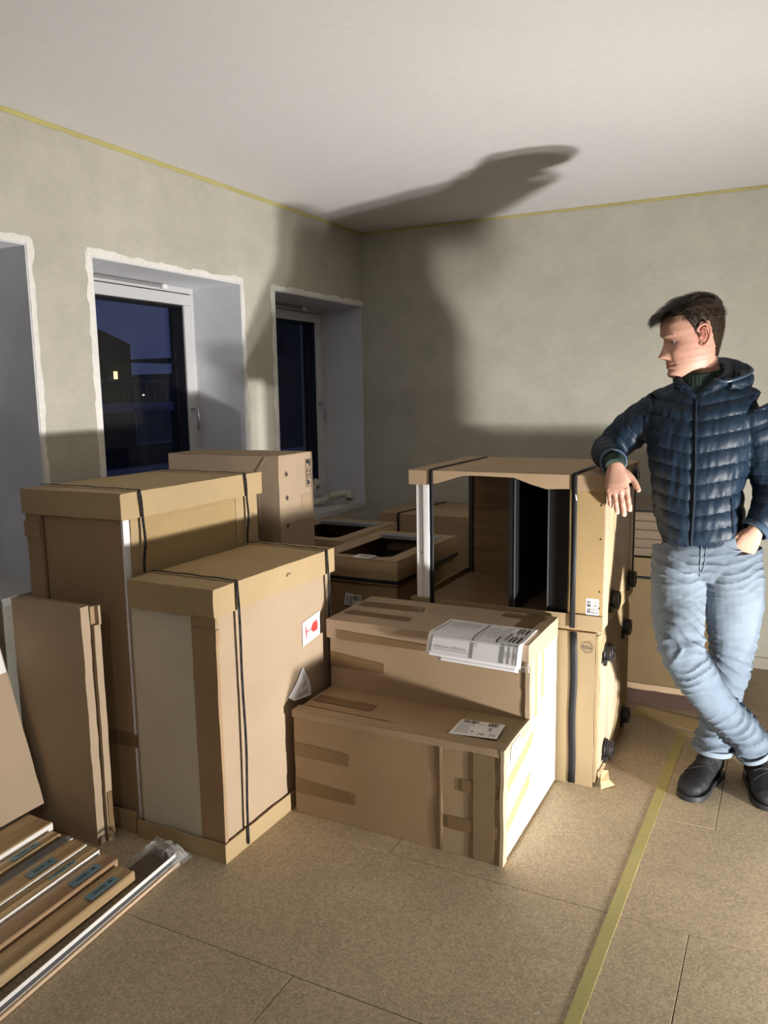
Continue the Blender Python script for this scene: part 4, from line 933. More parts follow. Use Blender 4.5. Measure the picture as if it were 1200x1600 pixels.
def face_relief(p):
    """offset along +Y and a little along normals for the features"""
    x, y, z = p; ax = abs(x); dy = 0; dx = 0
    if y > .0:
        # nose: root at z=.012 to tip at z=-.040
        if -.056 < z < .03:
            t = (.022-z)/.062; prof = 0.027*max(0, min(1, t))**1.05 if z > -.040 else .027*max(0, (z+.056)/.016)**.8
            wid = .0062+.0055*max(0, min(1, t)); dy += prof*math.exp(-.5*(ax/wid)**2.4)
        dy += .010*gs(ax-.0125, .0055)*gs(z+.043, .0065)              # wings
        dy -= .0115*gs(ax-.031, .0150)*gs(z-.001, .0105)              # sockets
        dy += .0075*gs(ax-.031, .0125)*gs(z-.0065, .0045)+.0055*gs(ax-.031, .0120)*gs(z+.0080, .0042)              # lids over the eyeball
        dy += .0045*gs(ax-.027, .018)*gs(z-.024, .0075)               # brow ridge
        dy += .0050*gs(ax-.044, .014)*gs(z+.030, .014)                # cheekbone
        dy += .0055*gs(x, .017)*gs(z+.0665, .0042)+.0065*gs(x, .015)*gs(z+.0775, .0048)  # lips
        dy -= .0050*gs(x, .020)*gs(z+.0720, .0020)                    # mouth line
        dy -= .0035*gs(ax-.0275, .005)*gs(z+.0695, .005)              # mouth corners
        dy -= .0045*gs(x, .018)*gs(z+.0875, .005); dy += .0065*gs(x, .016)*gs(z+.103, .010)  # chin
        dy -= .0020*gs(ax-.0225+.15*(z+.05), .005)*(1 if -.065 < z < -.035 else 0)      # smile fold
    return dy
def head_grid(nz=110, nt=150):
    vs = []; fs = []
    for j in range(nz+1):
        z = -.121+.240*j/nz
        for i in range(nt):
            p = head_pt(z, 2*PI*i/nt); dy = face_relief(p); vs.append(V((p.x, p.y+dy, p.z)))
    fs = [(j*nt+i, j*nt+(i+1) % nt, (j+1)*nt+(i+1) % nt, (j+1)*nt+i) for j in range(nz) for i in range(nt)]
    return vs, fs+[tuple(range(nt))[::-1], tuple(range(nz*nt, (nz+1)*nt))]
SC = 1.07
HO = V((2.068, -1.452, 1.622)); yaw = math.radians(64); pit = math.radians(11)
fwd = V((-math.sin(yaw)*math.cos(pit), -math.cos(yaw)*math.cos(pit), -math.sin(pit))); hz_ = V((0, 0, 1)); hl = hz_.cross(-fwd).normalized()*1   # his left
hl = V((-fwd.y*-1, fwd.x*-1, 0)).normalized(); hl = fwd.cross(hz_).normalized()*-1; hu = fwd.cross(hl).normalized()
if hu.z < 0: hu = -hu
if hl.dot(fwd.cross(hu)) > 0: pass
hl = hu.cross(fwd).normalized()*-1          # right-handed: X = Y x Z
hl = fwd.cross(hu).normalized()
HW = lambda p: HO+(hl*p[0]+fwd*p[1]+hu*p[2])*SC
def HL(w_):
    d = (w_-HO)/SC; return V((d.dot(hl), d.dot(fwd), d.dot(hu)))
hg = G(); vs, fs = head_grid(); hg.add([HW(p_) for p_ in vs], fs)
for s_ in (-1, 1):      # ears
    cx = .0765*s_
    rim = [(cx-.002*s_, .006, .012), (cx+.005*s_, .007, .024), (cx+.011*s_, -.003, .033), (cx+.015*s_, -.016, .033), (cx+.017*s_, -.025, .022), (cx+.016*s_, -.025, .004), (cx+.012*s_, -.019, -.014), (cx+.006*s_, -.009, -.027), (cx+.000*s_, .000, -.030), (cx-.002*s_, .004, -.020)]
    hg.tube(*[[HW(p_) for p_ in smooth_path(rim, [1]*len(rim), 3)[0]], .0042*SC], 10)
    hg.tube([HW(p_) for p_ in ((cx+.004*s_, -.003, .020), (cx+.010*s_, -.012, .014), (cx+.010*s_, -.015, .0), (cx+.006*s_, -.010, -.012))], .0035*SC, 8)
    loft(hg, [(HW((cx-.004*s_+.006*k*s_, -.004-.004*k, .002)), fwd, hu, (.013-.001*k)*SC, (.027-.001*k)*SC) for k in range(3)], 16)
    hg.tube([HW(p_) for p_ in ((cx-.001*s_, .004, .002), (cx+.004*s_, .003, -.002), (cx+.003*s_, .002, -.008))], .004*SC, 8)
# neck
limb(hg, [(2.112, -1.415, 1.40), (2.106, -1.425, 1.47), (2.098, -1.43, 1.53), (2.090, -1.435, 1.58)], [.066, .060, .058, .055], 28)
head_me = remesh(hg, .0021, 2)
# ---- hands ----
def hand(W0, D, Wd, Nn, tuck=False, curl=(.1, .25, .25), s=1.0, spread=1.0):
    """W0 wrist, D towards the fingers, Wd towards the thumb, Nn out of the back of the hand. returns geometry and nail frames"""
    D = V(D).normalized(); Nn = V(Nn); Nn = (Nn-D*Nn.dot(D)).normalized(); Wd = V(Wd); Wd = (Wd-D*Wd.dot(D)-Nn*Wd.dot(Nn)).normalized(); g = G(); nails = []
    X = lambda a, b, c: W0+(D*a+Wd*b+Nn*c)*s
    loft(g, [(X(-.020, 0, -.002), Wd, Nn, .024*s, .017*s), (X(-.010, 0, 0), Wd, Nn, .0265*s, .0185*s), (X(.005, .001, 0), Wd, Nn, .029*s, .018*s), (X(.03, .002, 0), Wd, Nn, .036*s, .0165*s, 2.3), (X(.06, 0, .001), Wd, Nn, .0385*s, .0150*s, 2.4), (X(.08, 0, .001), Wd, Nn, .038*s, .012*s, 2.4), (X(.092, 0, -.001), Wd, Nn, .034*s, .009*s)], 28)
    for k, (off, L_, r, b0) in enumerate(((.0285, .076, .0100, .080), (.0095, .086, .0103, .086), (-.0100, .080, .0099, .083), (-.0285, .064, .0088, .074))):
        p_ = X(b0-.018, off, 0); d = (D+Wd*(.10-.055*k)*spread).normalized(); n_ = Nn; pts = [p_, p_+d*.018*s]; rr = [r*1.0*s, r*1.12*s]; segs = (.46, .30, .24)
        for j, q in enumerate(segs):
            a = curl[j]+.05*k*(j > 0); ax = d.cross(n_).normalized(); Rm = Matrix.Rotation(-a, 3, ax); d2 = Rm @ d
            if d2.dot(Nn) > d.dot(Nn): Rm = Matrix.Rotation(a, 3, ax); d2 = Rm @ d
            d = d2; n_ = (Rm @ n_).normalized(); L2 = L_*q*s; a0 = pts[-1]
            pts += [a0+d*L2*.5, a0+d*L2*.97]; rr += [r*.88*s, r*(1.0 if j < 2 else .72)*s]
            if j < 2: rr[-1] = r*.98*s
        pts.append(pts[-1]+d*.004*s); rr.append(r*.35*s)
        g.tube(pts, rr, 14); nails.append((pts[-1]-d*.011*s+n_*r*.80*s, d, n_, r*s))
        g.cyl(X(b0, off, .006), X(b0+.003, off, .0105), .007*s, 10, r2=.004*s)
    # thumb leaves the side of the palm near its base
    T = [X(.012, .018, -.004), X(.030, .036, -.006), X(.050, .052, -.007), X(.072, .061, -.006), X(.090, .068, -.004)]
    if tuck: T = [X(.012, .016, -.006), X(.030, .026, -.012), (X(.050, .030, -.016)), X(.070, .028, -.020), X(.088, .022, -.022)]
    g.tube(smooth_path(T, [.014*s, .0135*s, .0105*s, .0100*s, .0070*s], 4)[0]+[T[-1]+(T[-1]-T[-2])*.15], smooth_path(T, [.014*s, .0135*s, .0105*s, .0100*s, .0070*s], 4)[1]+[.003*s], 14)
    dT = (T[-1]-T[-2]).normalized(); nails.append((T[-1]-dT*.006*s+Nn*.0072*s, dT, Nn, .0088*s))
    # web of the thumb
    loft(g, [(X(.018, .020, -.003), Wd, Nn, .018*s, .012*s), (X(.045, .034, -.004), Wd, Nn, .016*s, .009*s), (X(.058, .036, -.004), Wd, Nn, .008*s, .006*s)], 16)
    return g, nails
RW = V((1.862, -1.668, 1.188))
hr, nails_r = hand(RW, (.16, -.20, -.96), (.95, .05, .20), (.05, -.98, .2), curl=(.20, .16, .14), s=1.02, spread=.30)
hand_me = remesh(hr, .0016, 2)
LW = V((2.300, -1.518, .968))
hl_, nails_l = hand(LW, (-.42, .30, -.86), (-.85, -.1, .4), (.10, -.93, -.3), tuck=True, curl=(.2, .3, .3), s=1.0)
hand2_me = remesh(hl_, .0022, 2)
# ---- body under the clothes, one figure ----
bg_ = G()
def tor(secs, g, n=40, e=2.3):
    S = []
    for i in range(len(secs)-1):
        for k in range(4):
            t = k/4; a, b = secs[i], secs[i+1]; S.append([a[j]+(b[j]-a[j])*(t*.4+.6*t*t*(3-2*t)) for j in range(5)])
    S.append(secs[-1]); loft(g, [((s_[1], s_[2], s_[0]), (1, 0, 0), (0, 1, 0), s_[3], s_[4]) for s_ in S], n, e)
TORSO = [(.900, 2.128, -1.438, .128, .108), (.930, 2.124, -1.44, .140, .118), (1.00, 2.112, -1.442, .150, .124), (1.10, 2.104, -1.442, .153, .122), (1.20, 2.104, -1.440, .168, .124), (1.30, 2.106, -1.436, .181, .124), (1.37, 2.108, -1.432, .184, .114), (1.42, 2.110, -1.428, .160, .100), (1.452, 2.112, -1.425, .112, .086), (1.475, 2.112, -1.425, .085, .075)]
tor([(z, x, y, a*.86, b*.84) for z, x, y, a, b in TORSO], bg_)
ARM_R = [(1.975, -1.435, 1.372), (1.880, -1.43, 1.308), (1.798, -1.425, 1.236), (1.800, -1.50, 1.220), (1.828, -1.58, 1.214), (1.852, -1.640, 1.206)]; RR = [.076, .070, .062, .056, .049, .043]
ARM_L = [(2.262, -1.435, 1.368), (2.312, -1.43, 1.25), (2.340, -1.415, 1.12), (2.341, -1.445, 1.07), (2.326, -1.487, 1.015), (2.304, -1.510, .975)]; RL = [.078, .071, .066, .060, .053, .045]
limb(bg_, ARM_R[:-1]+[tuple(RW)], [r*.72 for r in RR[:-1]]+[.026]); limb(bg_, ARM_L[:-1]+[tuple(LW)], [r*.72 for r in RL[:-1]]+[.026])
LEG_R = [(2.055, -1.43, .88), (2.060, -1.50, .70), (2.100, -1.590, .535), (2.190, -1.520, .36), (2.290, -1.425, .22), (2.332, -1.385, .140)]; QR = [.098, .092, .077, .068, .064, .066]
LEG_L = [(2.215, -1.43, .88), (2.240, -1.425, .70), (2.240, -1.400, .515), (2.222, -1.385, .34), (2.198, -1.395, .20), (2.192, -1.400, .120)]; QL = [.106, .098, .078, .066, .063, .066]
limb(bg_, LEG_R[:-1]+[(2.332, -1.375, .09)], [r*.72 for r in QR[:-2]]+[.036, .028]); limb(bg_, LEG_L[:-1]+[(2.192, -1.392, .09)], [r*.72 for r in QL[:-2]]+[.036, .028])
loft(bg_, [((2.13, -1.435, z), (1, 0, 0), (0, 1, 0), a, b) for z, a, b in ((.80, .10, .09), (.86, .135, .105), (.93, .125, .10))])
body_me = remesh(bg_, .008, 2)
bm = bmesh.new()
for m_ in (body_me, head_me, hand_me, hand2_me): bm.from_mesh(m_)
full = bpy.data.meshes.new('body'); bm.to_mesh(full); bm.free()
def skin_col(w_):
    b = V((.50, .285, .21))
    p = HL(w_)
    if -.16 < p.z < .14 and abs(p.x) < .11 and abs(p.y) < .14:
        x, y, z = p; ax = abs(x)
        if y > .05:
            lip = max(gs(x, .0185)*gs(z+.0725, .0062), 0); b = b.lerp(V((.42, .13, .11)), min(1, lip*1.15))
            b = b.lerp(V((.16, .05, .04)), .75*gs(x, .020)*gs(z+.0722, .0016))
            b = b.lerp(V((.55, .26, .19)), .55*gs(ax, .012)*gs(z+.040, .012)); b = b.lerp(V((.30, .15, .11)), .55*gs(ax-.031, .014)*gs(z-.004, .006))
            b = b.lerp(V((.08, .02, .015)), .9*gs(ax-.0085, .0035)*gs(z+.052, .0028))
            b = b.lerp(V((.10, .055, .030)), .85*gs(z-.0245-.06*(ax-.03), .0035)*(1 if .012 < ax < .050 else 0))
        if ax > .07: b = b.lerp(V((.60, .22, .17)), .7*gs(y+.010, .02)*gs(z, .03))
        if ax > .074: b = b.lerp(V((.25, .07, .05)), .7*gs(y+.006, .006)*gs(z-.002, .010))
        b = b.lerp(V((.50, .22, .16)), .35*gs(ax-.05, .02)*gs(z+.03, .02))
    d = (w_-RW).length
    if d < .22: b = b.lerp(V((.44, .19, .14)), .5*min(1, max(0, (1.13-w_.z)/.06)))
    return b
paint(full, skin_col)
SKIN = col_mat('skin', .48, .4, .12, (90, .05))
body = link_mesh('body', full, SKIN, MAN)
NAIL = plain('nail', (.62, .38, .31), .3)
for c_, d, n_, r in nails_r:
    g = G(); sd_ = d.cross(n_).normalized(); loft(g, [(c_+d*(-.0055+.011*k/5)*1.0-n_*.0006, sd_, n_, r*.62*math.sin(PI*(.18+.64*k/5)), .0012) for k in range(6)], 12); g.build('fingernail', NAIL, body)
# eyes
EW = plain('eye_white', (.30, .25, .22), .4); IRIS = plain('iris', (.06, .05, .04), .15)
for s_ in (-1, 1):
    c_ = HW((.031*s_, .0635, -.0008)); g = G()
    loft(g, [(c_+hu*(.0115*math.sin(a))*SC, hl, fwd, .0118*math.cos(a)*SC, .0118*math.cos(a)*SC) for a in [(-.48+.96*k/12)*PI for k in range(13)]], 20)
    ey = g.build('eye', EW, body); c2 = c_+fwd*.0108*SC-hu*.0045; G().cyl(c2-fwd*.001, c2+fwd*.0009, .0052*SC, 16).build('iris', IRIS, ey)

# ---- hair ----
def hair_len(p):
    """0 outside the hairline; else how long/thick"""
    x, y, z = p; ax = abs(x)
    if y > .045: line = .070+.0*(ax)
    elif y > .020: line = .070-(.045-y)/.025*.040
    elif y > -.002: line = .030-(.020-y)/.022*.055
    elif y > -.032: line = .038 if ax > .05 else .0
    elif y > -.045: line = .0
    else: line = -.072
    if -.045 < y <= -.032: line = .038-(-.032-y)/.013*.085
    if z < line: return 0
    return .25+.75*max(0, min(1, (z-.030)/.06))
HAIR = grain('brown_hair', (.036, .023, .014), .5, 260, rough=.45, bumps=.5, stretch=(1, 1, 1), spec=.4)
g = G(); vs = []; nz, nt_ = 70, 110; idx = {}
for j in range(nz+1):
    z = -.085+.2045*j/nz
    for i in range(nt_):
        p = head_pt(z, 2*PI*i/nt_); h = hair_len(p)
        if h > 0:
            o_ = .0025+.0135*h**2+.003*noise.noise(V((p.x*70, p.y*22, z*50)))*h; q = p+V((p.x*.8, (p.y+.005)*.8, max(0, z)*1.1)).normalized()*o_
            idx[(i, j)] = len(vs); vs.append(HW(q))
fs = [tuple(idx[k] for k in ((i, j), ((i+1) % nt_, j), ((i+1) % nt_, j+1), (i, j+1))) for j in range(nz) for i in range(nt_) if all(k in idx for k in ((i, j), ((i+1) % nt_, j), ((i+1) % nt_, j+1), (i, j+1)))]
fs.append(tuple(idx[(i, nz)] for i in range(nt_)))
hm = G().add(vs, fs)
rd = random.Random(21)
for k in range(5200):
    z = rd.uniform(-.080, .119); t = rd.uniform(0, 2*PI); p = head_pt(z, t); h = hair_len(p)
    if h <= 0: continue
    nrm = V((p.x*.8, (p.y+.005)*.8, max(0, z)*1.1)).normalized()
    top = max(0, min(1, (z-.045)/.04)); 
    comb = V((-.35*(1), 1.0, .12)) if top > 0 else V((0, -.35, -1))
    comb = (V((0, -.4, -1)).lerp(V((.25, 1.0, .05)), top)+V((rd.gauss(0, .18), rd.gauss(0, .18), rd.gauss(0, .12)))); comb = (comb-nrm*comb.dot(nrm)).normalized()
    L_ = .010+.026*top*rd.uniform(.6, 1.2)+(.014*top if p.y > .045 else 0); b0 = p+nrm*(.001+.0125*h**2); sd_ = comb.cross(nrm).normalized(); wv = .0011*rd.uniform(.7, 1.4)
    lift = .006*top+.0015; dz = V((0, 0, -.010 if p.y > .06 else -.002))*top
    P_ = [b0, b0+comb*L_*.5+nrm*lift, b0+comb*L_+nrm*lift*.7+dz]
    hm.add([HW(P_[0]-sd_*wv), HW(P_[0]+sd_*wv), HW(P_[1]+sd_*wv*.9), HW(P_[1]-sd_*wv*.9), HW(P_[2])], [(0, 1, 2, 3), (3, 2, 4)])
for k in range(260):      # fringe swept forward over the brow
    x = rd.uniform(-.055, .05); b0 = V((x, .066+.012*(1-(x/.06)**2), .090+rd.uniform(-.006, .012))); e_ = b0+V((rd.uniform(-.004, .016), .030+rd.uniform(0, .022), -.016-rd.uniform(0, .022))); m_ = (b0+e_)/2+V((0, .004, .008)); wv = .0016*rd.uniform(.6, 1.3); sd_ = V((1, 0, .2))
    hm.add([HW(b0-sd_*wv), HW(b0+sd_*wv), HW(m_+sd_*wv), HW(m_-sd_*wv), HW(e_)], [(0, 1, 2, 3), (3, 2, 4)])
hm.build('hair', HAIR, MAN)

# ---- jacket ----
jg = G(); tor(TORSO, jg, 56); limb(jg, ARM_R, RR, 28, 8); limb(jg, ARM_L, RL, 28, 8)
# yoke over the shoulders, stand-up collar, hood roll lying behind the neck
limb(jg, [(1.975, -1.43, 1.385), (2.04, -1.425, 1.425), (2.11, -1.422, 1.440), (2.19, -1.425, 1.425), (2.262, -1.43, 1.382)], [.062, .055, .055, .055, .062], 24)
col = [(2.096, -1.518, 1.425), (2.045, -1.500, 1.462), (2.030, -1.445, 1.490), (2.050, -1.375, 1.515), (2.110, -1.345, 1.525), (2.172, -1.372, 1.515), (2.186, -1.435, 1.490), (2.160, -1.500, 1.462), (2.104, -1.518, 1.425)]
p_, r_ = smooth_path(col, [.012, .019, .021, .024, .026, .024, .021, .019, .012], 6); jg.tube(p_, r_, 14)
limb(jg, [(2.075, -1.335, 1.475), (2.135, -1.325, 1.50), (2.205, -1.345, 1.490), (2.238, -1.395, 1.462)], [.040, .056, .052, .034], 22)
limb(jg, [(2.238, -1.395, 1.478), (2.236, -1.450, 1.468), (2.196, -1.494, 1.462)], [.032, .022, .016], 16)
jm = remesh(jg, .0048, 3)
ARMS = []
for P_, R_ in ((ARM_R, RR), (ARM_L, RL)):
    pp_, rr_ = smooth_path(P_, R_, 6); acc = [0]
    for i in range(1, len(pp_)): acc.append(acc[-1]+(pp_[i]-pp_[i-1]).length)
    ARMS.append((pp_, rr_, acc))
PER = .0535
def jparam(co):
    """(which, quilting coordinate)"""
    best = None
    for w_, (pp_, rr_, acc) in enumerate(ARMS):
        lim = .18 if w_ == 0 else .18
        for i in range(len(pp_)-1):
            t, d = seg_param(co, pp_[i], pp_[i+1]); s_ = acc[i]+(acc[i+1]-acc[i])*t; rel = d/(rr_[i]+.012)
            if best is None or rel < best[0]: best = (rel, w_, s_)
    rel, w_, s_ = best
    cxm = 2.106; in_torso = abs(co.x-cxm) < (.176 if co.z > 1.18 else .165) and co.z < 1.46
    if rel < 1.12 and s_ > .035 and not in_torso: return 1+w_, s_
    return 0, co.z-.20*abs(co.x-(2.100+.02*(1.2-co.z)))
def puff(ph): 
    f = (ph % 1.0); return abs(math.sin(PI*f))**.55
seam = []
def jfn(co, n):
    w_, s_ = jparam(co)
    if co.z > 1.452 and w_ == 0: return .001*noise.noise(co*60)+.002*noise.noise(co*22)
    ph = s_/PER if w_ else (s_-.905)/PER
    hgt = .0075 if w_ == 0 else .0065
    f = ph % 1.0; edge = math.exp(-(min(f, 1-f)/.16)**2)
    crease = noise.noise(V((co.x*55, co.y*55, co.z*16)))*.0034*(1-edge*.4)+abs(noise.noise(V((co.x*120+co.z*60, co.y*90, co.z*40))))*.0035*edge
    base = (puff(ph)-.75)*hgt
    if w_ == 0 and co.y < -1.44: base -= .004*gs(co.x-(2.100+.012*(1.2-co.z)), .008)
    return base+crease+.0035*noise.noise(co*9)
displace(jm, jfn)
def jk():
    m, t, b = nodes('navy_nylon'); co = coords(t); a = noise_n(t, co, 45, 4, .6)
    t.links.new(ramp(t, a, [(.3, (.0055, .0145, .029)), (.7, (.0085, .021, .041))]), b.inputs['Base Color']); b.inputs['Roughness'].default_value = .5; b.inputs['Specular IOR Level'].default_value = .3
    b.inputs['Sheen Weight'].default_value = 0; bump(t, b, noise_n(t, coords(t, (1, 1, .5)), 130, 3, .6), .35, .002); return m
JK = jk(); jacket = link_mesh('jacket', jm, JK, MAN)
tree = BVHTree.FromPolygons([v.co.copy() for v in jm.vertices], [tuple(p_.vertices) for p_ in jm.polygons])
orgm = V(MAN.location)
def on_jacket(x, z, off=.002, y0=-2.2, tr=None):
    h = (tr or tree).ray_cast(V((x, y0, z))-orgm, V((0, 1, 0)))
    return (h[0]+orgm+h[1]*off) if h[0] else None
def run_on(pts, name, mat, parent, r, off=.002, n=8, tr=None):
    P_ = [q for q in (on_jacket(x, z, off, tr=tr) for x, z in pts) if q is not None]
    P_ = [P_[0]]+[(P_[i-1]+P_[i]*2+P_[i+1])/4 for i in range(1, len(P_)-1)]+[P_[-1]]
    return G().tube(P_, r, n).build(name, mat, parent)
ZIP = plain('zip_tape', (.010, .015, .025), .8, spec=.1); JTRIM = plain('light_trim', (.045, .075, .12), .4); CH = plain('dark_teeth', (.015, .022, .032), .75, spec=.15)
zx = lambda z: 2.098+.010*math.sin((z-.9)*6)+.012*(1.2-z)
run_on([(zx(.905+.5*k/60), .905+.5*k/60) for k in range(61)], 'zip', ZIP, jacket, .0065, .0005)
run_on([(zx(.905+.5*k/60)+.001, .905+.5*k/60) for k in range(61)], 'zip_teeth', CH, jacket, .0022, .0065)
G().box(*sum(([v-.004, v+.004] for v in (zx(1.40),)), []), -1.562, -1.556, 1.385, 1.40).build('zip_pull', CH, jacket) if False else None
run_on([(2.222+.010*k/16, 1.075-.115*k/16) for k in range(17)], 'pocket_zip', ZIP, jacket, .004, .001)
# light binding along the hood edge and cuffs
P_ = [(2.150, -1.505, 1.478), (2.185, -1.512, 1.470), (2.222, -1.490, 1.478), (2.252, -1.445, 1.492), (2.262, -1.395, 1.508), (2.235, -1.35, 1.530)]
G().tube(smooth_path(P_, [1]*6, 5)[0], .0045, 8).build('hood_binding', JTRIM, jacket)
def cuff(name, P0, P1, r, mat, parent, th=.004):
    d = (V(P1)-V(P0)).normalized(); G().tube([V(P0), V(P0)+d*.004, V(P1)-d*.003, V(P1)], [r*.96, r, r*.98, r*.90], 28, cap=False).build(name, mat, parent, solid=th)
cuff('cuff_binding', (1.846, -1.628, 1.2035), (1.853, -1.645, 1.202), .0445, JTRIM, jacket)
cuff('cuff_binding', (2.308, -1.506, .982), (2.298, -1.516, .968), .046, JTRIM, jacket)
KNIT = grain('dark_green_knit', (.020, .036, .028), .3, 40, rough=.9, stretch=(4, 4, .3), bumps=.6)
sw = G(); limb(sw, [(1.844, -1.620, 1.204), (1.856, -1.652, 1.200), (1.862, -1.674, 1.190)], [.037, .036, .031], 24, 4)
sw.build('sweater_cuff', KNIT, MAN)
g = G(); n = 72; secs = [(1.40, .072, 2.105, -1.445), (1.44, .074, 2.103, -1.445), (1.475, .070, 2.101, -1.442), (1.505, .066, 2.098, -1.440), (1.512, .0645, 2.098, -1.440)]
vs = []
for z, r, x, y in secs:
    for k in range(n):
        t = 2*PI*k/n; rr_ = r+(.0012 if k % 2 else -.0006); vs.append((x+rr_*math.cos(t), y+rr_*math.sin(t), z+.016*(-math.cos(t)*-.2)+.014*math.sin(t)))
g.add(vs, [(i*n+k, i*n+(k+1) % n, (i+1)*n+(k+1) % n, (i+1)*n+k) for i in range(len(secs)-1) for k in range(n)]); g.build('sweater_collar', KNIT, MAN, solid=.004, label='dark green ribbed roll collar')

# ---- jeans ----
pg = G(); limb(pg, LEG_R, QR, 28, 8); limb(pg, LEG_L, QL, 28, 8)
loft(pg, [((x, -1.435, z), (1, 0, 0), (0, 1, 0), a, b, 2.4) for z, x, a, b in ((.775, 2.140, .085, .085), (.82, 2.138, .150, .105), (.87, 2.138, .152, .112), (.91, 2.136, .140, .110), (.945, 2.132, .132, .106))], 40)
pm = remesh(pg, .0048, 3)
KR, KL = V(LEG_R[2]), V(LEG_L[2])
def nearest_leg(co):
    b = None
    for w_, L_ in ((0, LEG_R), (1, LEG_L)):
        s0 = 0
        for i in range(len(L_)-1):
            a_, c_ = V(L_[i]), V(L_[i+1]); t, d = seg_param(co, a_, c_)
            if b is None or d < b[0]: b = (d, w_, s0+(c_-a_).length*t)
            s0 += (c_-a_).length
    return b
def fold(ph, sharp=1.6): 
    return (1-abs(math.sin(PI*ph)))**sharp
def pfn(co, n):
    d, w_, s_ = nearest_leg(co); wob = noise.noise(V((co.x*9, co.y*9, co.z*5)))
    ank = max(0, min(1, (s_-.60)/.10)); knee = gs(s_-.40, .085); crot = gs(co.z-.83, .055)*(1 if co.y < -1.40 else .3)
    slope = (co.x-(2.06 if w_ == 0 else 2.22))
    v = .015*ank*(fold(s_*23+wob*1.1+slope*5)-.45)
    v += .012*knee*(fold(s_*26+wob*1.3-slope*8+.3)-.45)*(.5+.5*noise.noise(co*11+V((3, 0, 0))))*1.3
    v += .006*crot*(fold(co.z*30+(co.x-2.14)*(7 if co.x < 2.14 else -9)+wob)-.4)
    v += .006*noise.noise(co*14)+.009*(.30-abs(noise.noise(V((co.x*8+co.z*5, co.y*8, co.z*24)))))*(.35+knee+.6*ank+.5*crot)+.0025*abs(noise.noise(V((co.x*22, co.y*22, co.z*60))))
    return v
displace(pm, pfn)
def denim_col(co):
    d, w_, s_ = nearest_leg(co); fade = gs(s_-.20, .13)*(1 if co.y < -1.46 else .4); k = .5+.5*noise.noise(co*7); b = V((.095, .122, .158)); b = b.lerp(V((.155, .188, .228)), min(1, .75*fade+.2*k))
    e = .5+.5*noise.noise(V((co.x*40, co.y*40, co.z*40))); return b*(.95+.1*e)
paint(pm, denim_col)
DEN = col_mat('light_denim', .85, .2, 0, (420, .10)); jeans = link_mesh('jeans', pm, DEN, MAN)
ptree = BVHTree.FromPolygons([v.co.copy() for v in pm.vertices], [tuple(p_.vertices) for p_ in pm.polygons])
DST = plain('denim_seam', (.11, .14, .19), .9)
run_on([(2.136-.002*k/20, .915-.115*k/20) for k in range(21)], 'fly_seam', DST, jeans, .0022, .001, tr=ptree)
run_on([(2.152-.004*k/20-.012*(k/20)**4, .915-.105*k/20) for k in range(21)], 'fly_seam', DST, jeans, .0016, .001, tr=ptree)
run_on([(2.205+.085*k/20, .922-.026*math.sin(PI*(k/20)*.9)) for k in range(21)], 'pocket_edge', DST, jeans, .0028, .002, tr=ptree)
for L_, Q_ in ((LEG_R, QR), (LEG_L, QL)):
    a_ = V(L_[-2]); b_ = V(L_[-1]); d = (b_-a_).normalized(); G().tube([b_-d*.012, b_-d*.010, b_+d*.006, b_+d*.008], [Q_[-1]*.99, Q_[-1]*1.03, Q_[-1]*1.03, Q_[-1]*.98], 30, cap=False).build('hem', bpy.data.materials['denim_seam'] if False else plain('denim_hem', (.155, .19, .235), .9), jeans, solid=.003)

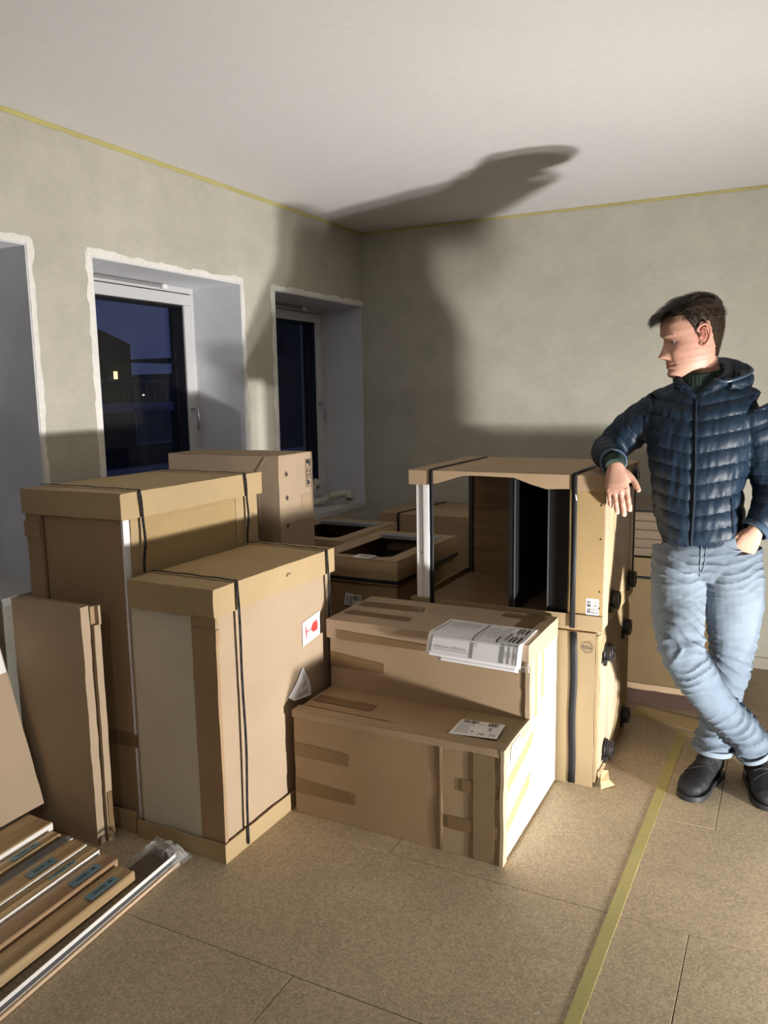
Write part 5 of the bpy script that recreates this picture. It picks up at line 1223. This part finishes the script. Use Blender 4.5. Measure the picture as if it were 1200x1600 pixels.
# ---- boots ----
LEATHER = grain('black_nubuck', (.008, .008, .0095), .25, 60, rough=.65, bumps=.3, spec=.35)
def boot(heel, toe, ank, name='boot', lab=None):
    h = V((heel[0], heel[1], 0)); t_ = V((toe[0], toe[1], 0)); f = (t_-h).normalized(); s_ = V((f.y, -f.x, 0)); L_ = (t_-h).length; up = V((0, 0, 1)); g = G()
    prof = [(0, .012, .020, .03), (.03, .030, .040, .05), (.10, .036, .050, .055), (.30, .038, .052, .058), (.50, .040, .042, .048), (.66, .048, .034, .040), (.80, .050, .029, .035), (.92, .042, .024, .030), (.985, .022, .016, .026), (1.0, .008, .008, .024)]
    loft(g, [(h+f*L_*a+up*(c_+.010), s_, up, w_, hh, 2.4) for a, w_, hh, c_ in prof], 32)
    A_ = V(ank); limb(g, [h+f*L_*.26+up*.05, h+f*L_*.24+up*.10, A_+up*.05], [.044, .044, .046], 24)
    limb(g, [h+f*L_*.30+up*.105, h+f*L_*.45+up*.085, h+f*L_*.62+up*.060], [.028, .030, .024], 16)
    m_ = remesh(g, .004, 3); displace(m_, lambda co, n: .0012*noise.noise(co*30)+.0015*abs(noise.noise(V((co.x*40, co.y*40, co.z*14)))))
    b_ = link_mesh(name, m_, LEATHER, MAN)
    out = [(0, .026), (.03, .034), (.12, .040), (.30, .041), (.5, .043), (.66, .051), (.82, .053), (.93, .044), (1.0, .022), (1.015, .006)]
    ring_ = [h+f*L_*a+s_*w_ for a, w_ in out]+[h+f*L_*a-s_*w_ for a, w_ in out[::-1]]; n = len(ring_)
    G().add([p_+up*.0005 for p_ in ring_]+[p_+up*.020 for p_ in ring_], [tuple(range(n))[::-1], tuple(range(n, 2*n))]+[(i, (i+1) % n, n+(i+1) % n, n+i) for i in range(n)]).build('sole', RUBBER, b_, bevel=.002)
    tr = BVHTree.FromPolygons([v.co.copy() for v in m_.vertices], [tuple(q.vertices) for q in m_.polygons]); 
    def drop(p_): 
        h_ = tr.ray_cast(p_+up*.3-orgm, -up); return h_[0]+orgm+h_[1]*.002 if h_[0] else p_
    for k in range(3):
        a = .36+.10*k; P_ = [drop(h+f*L_*(a+.03*(j % 2 if False else 0))+s_*(-.024+.048*j/8)) for j in range(9)]; G().tube(P_, .0022, 8).build('lace', STRAP, b_)
        for sg in (-1, 1):
            c_ = drop(h+f*L_*a+s_*.027*sg); G().cyl(c_-up*.001, c_+up*.002, .0042, 14, hole=.0018).build('eyelet', CHROME, b_)
    seam_ = [drop(h+f*L_*(.62-.10*math.cos(PI*j/14))+s_*(.040*math.sin(PI*(j/14-.5)))) for j in range(15)]; G().tube(seam_, .0016, 6).build('toe_seam', STRAP, b_)
    return b_
boot((2.205, -1.335), (2.125, -1.605), (2.192, -1.402, .12)); boot((2.325, -1.295), (2.395, -1.560), (2.330, -1.385, .14))
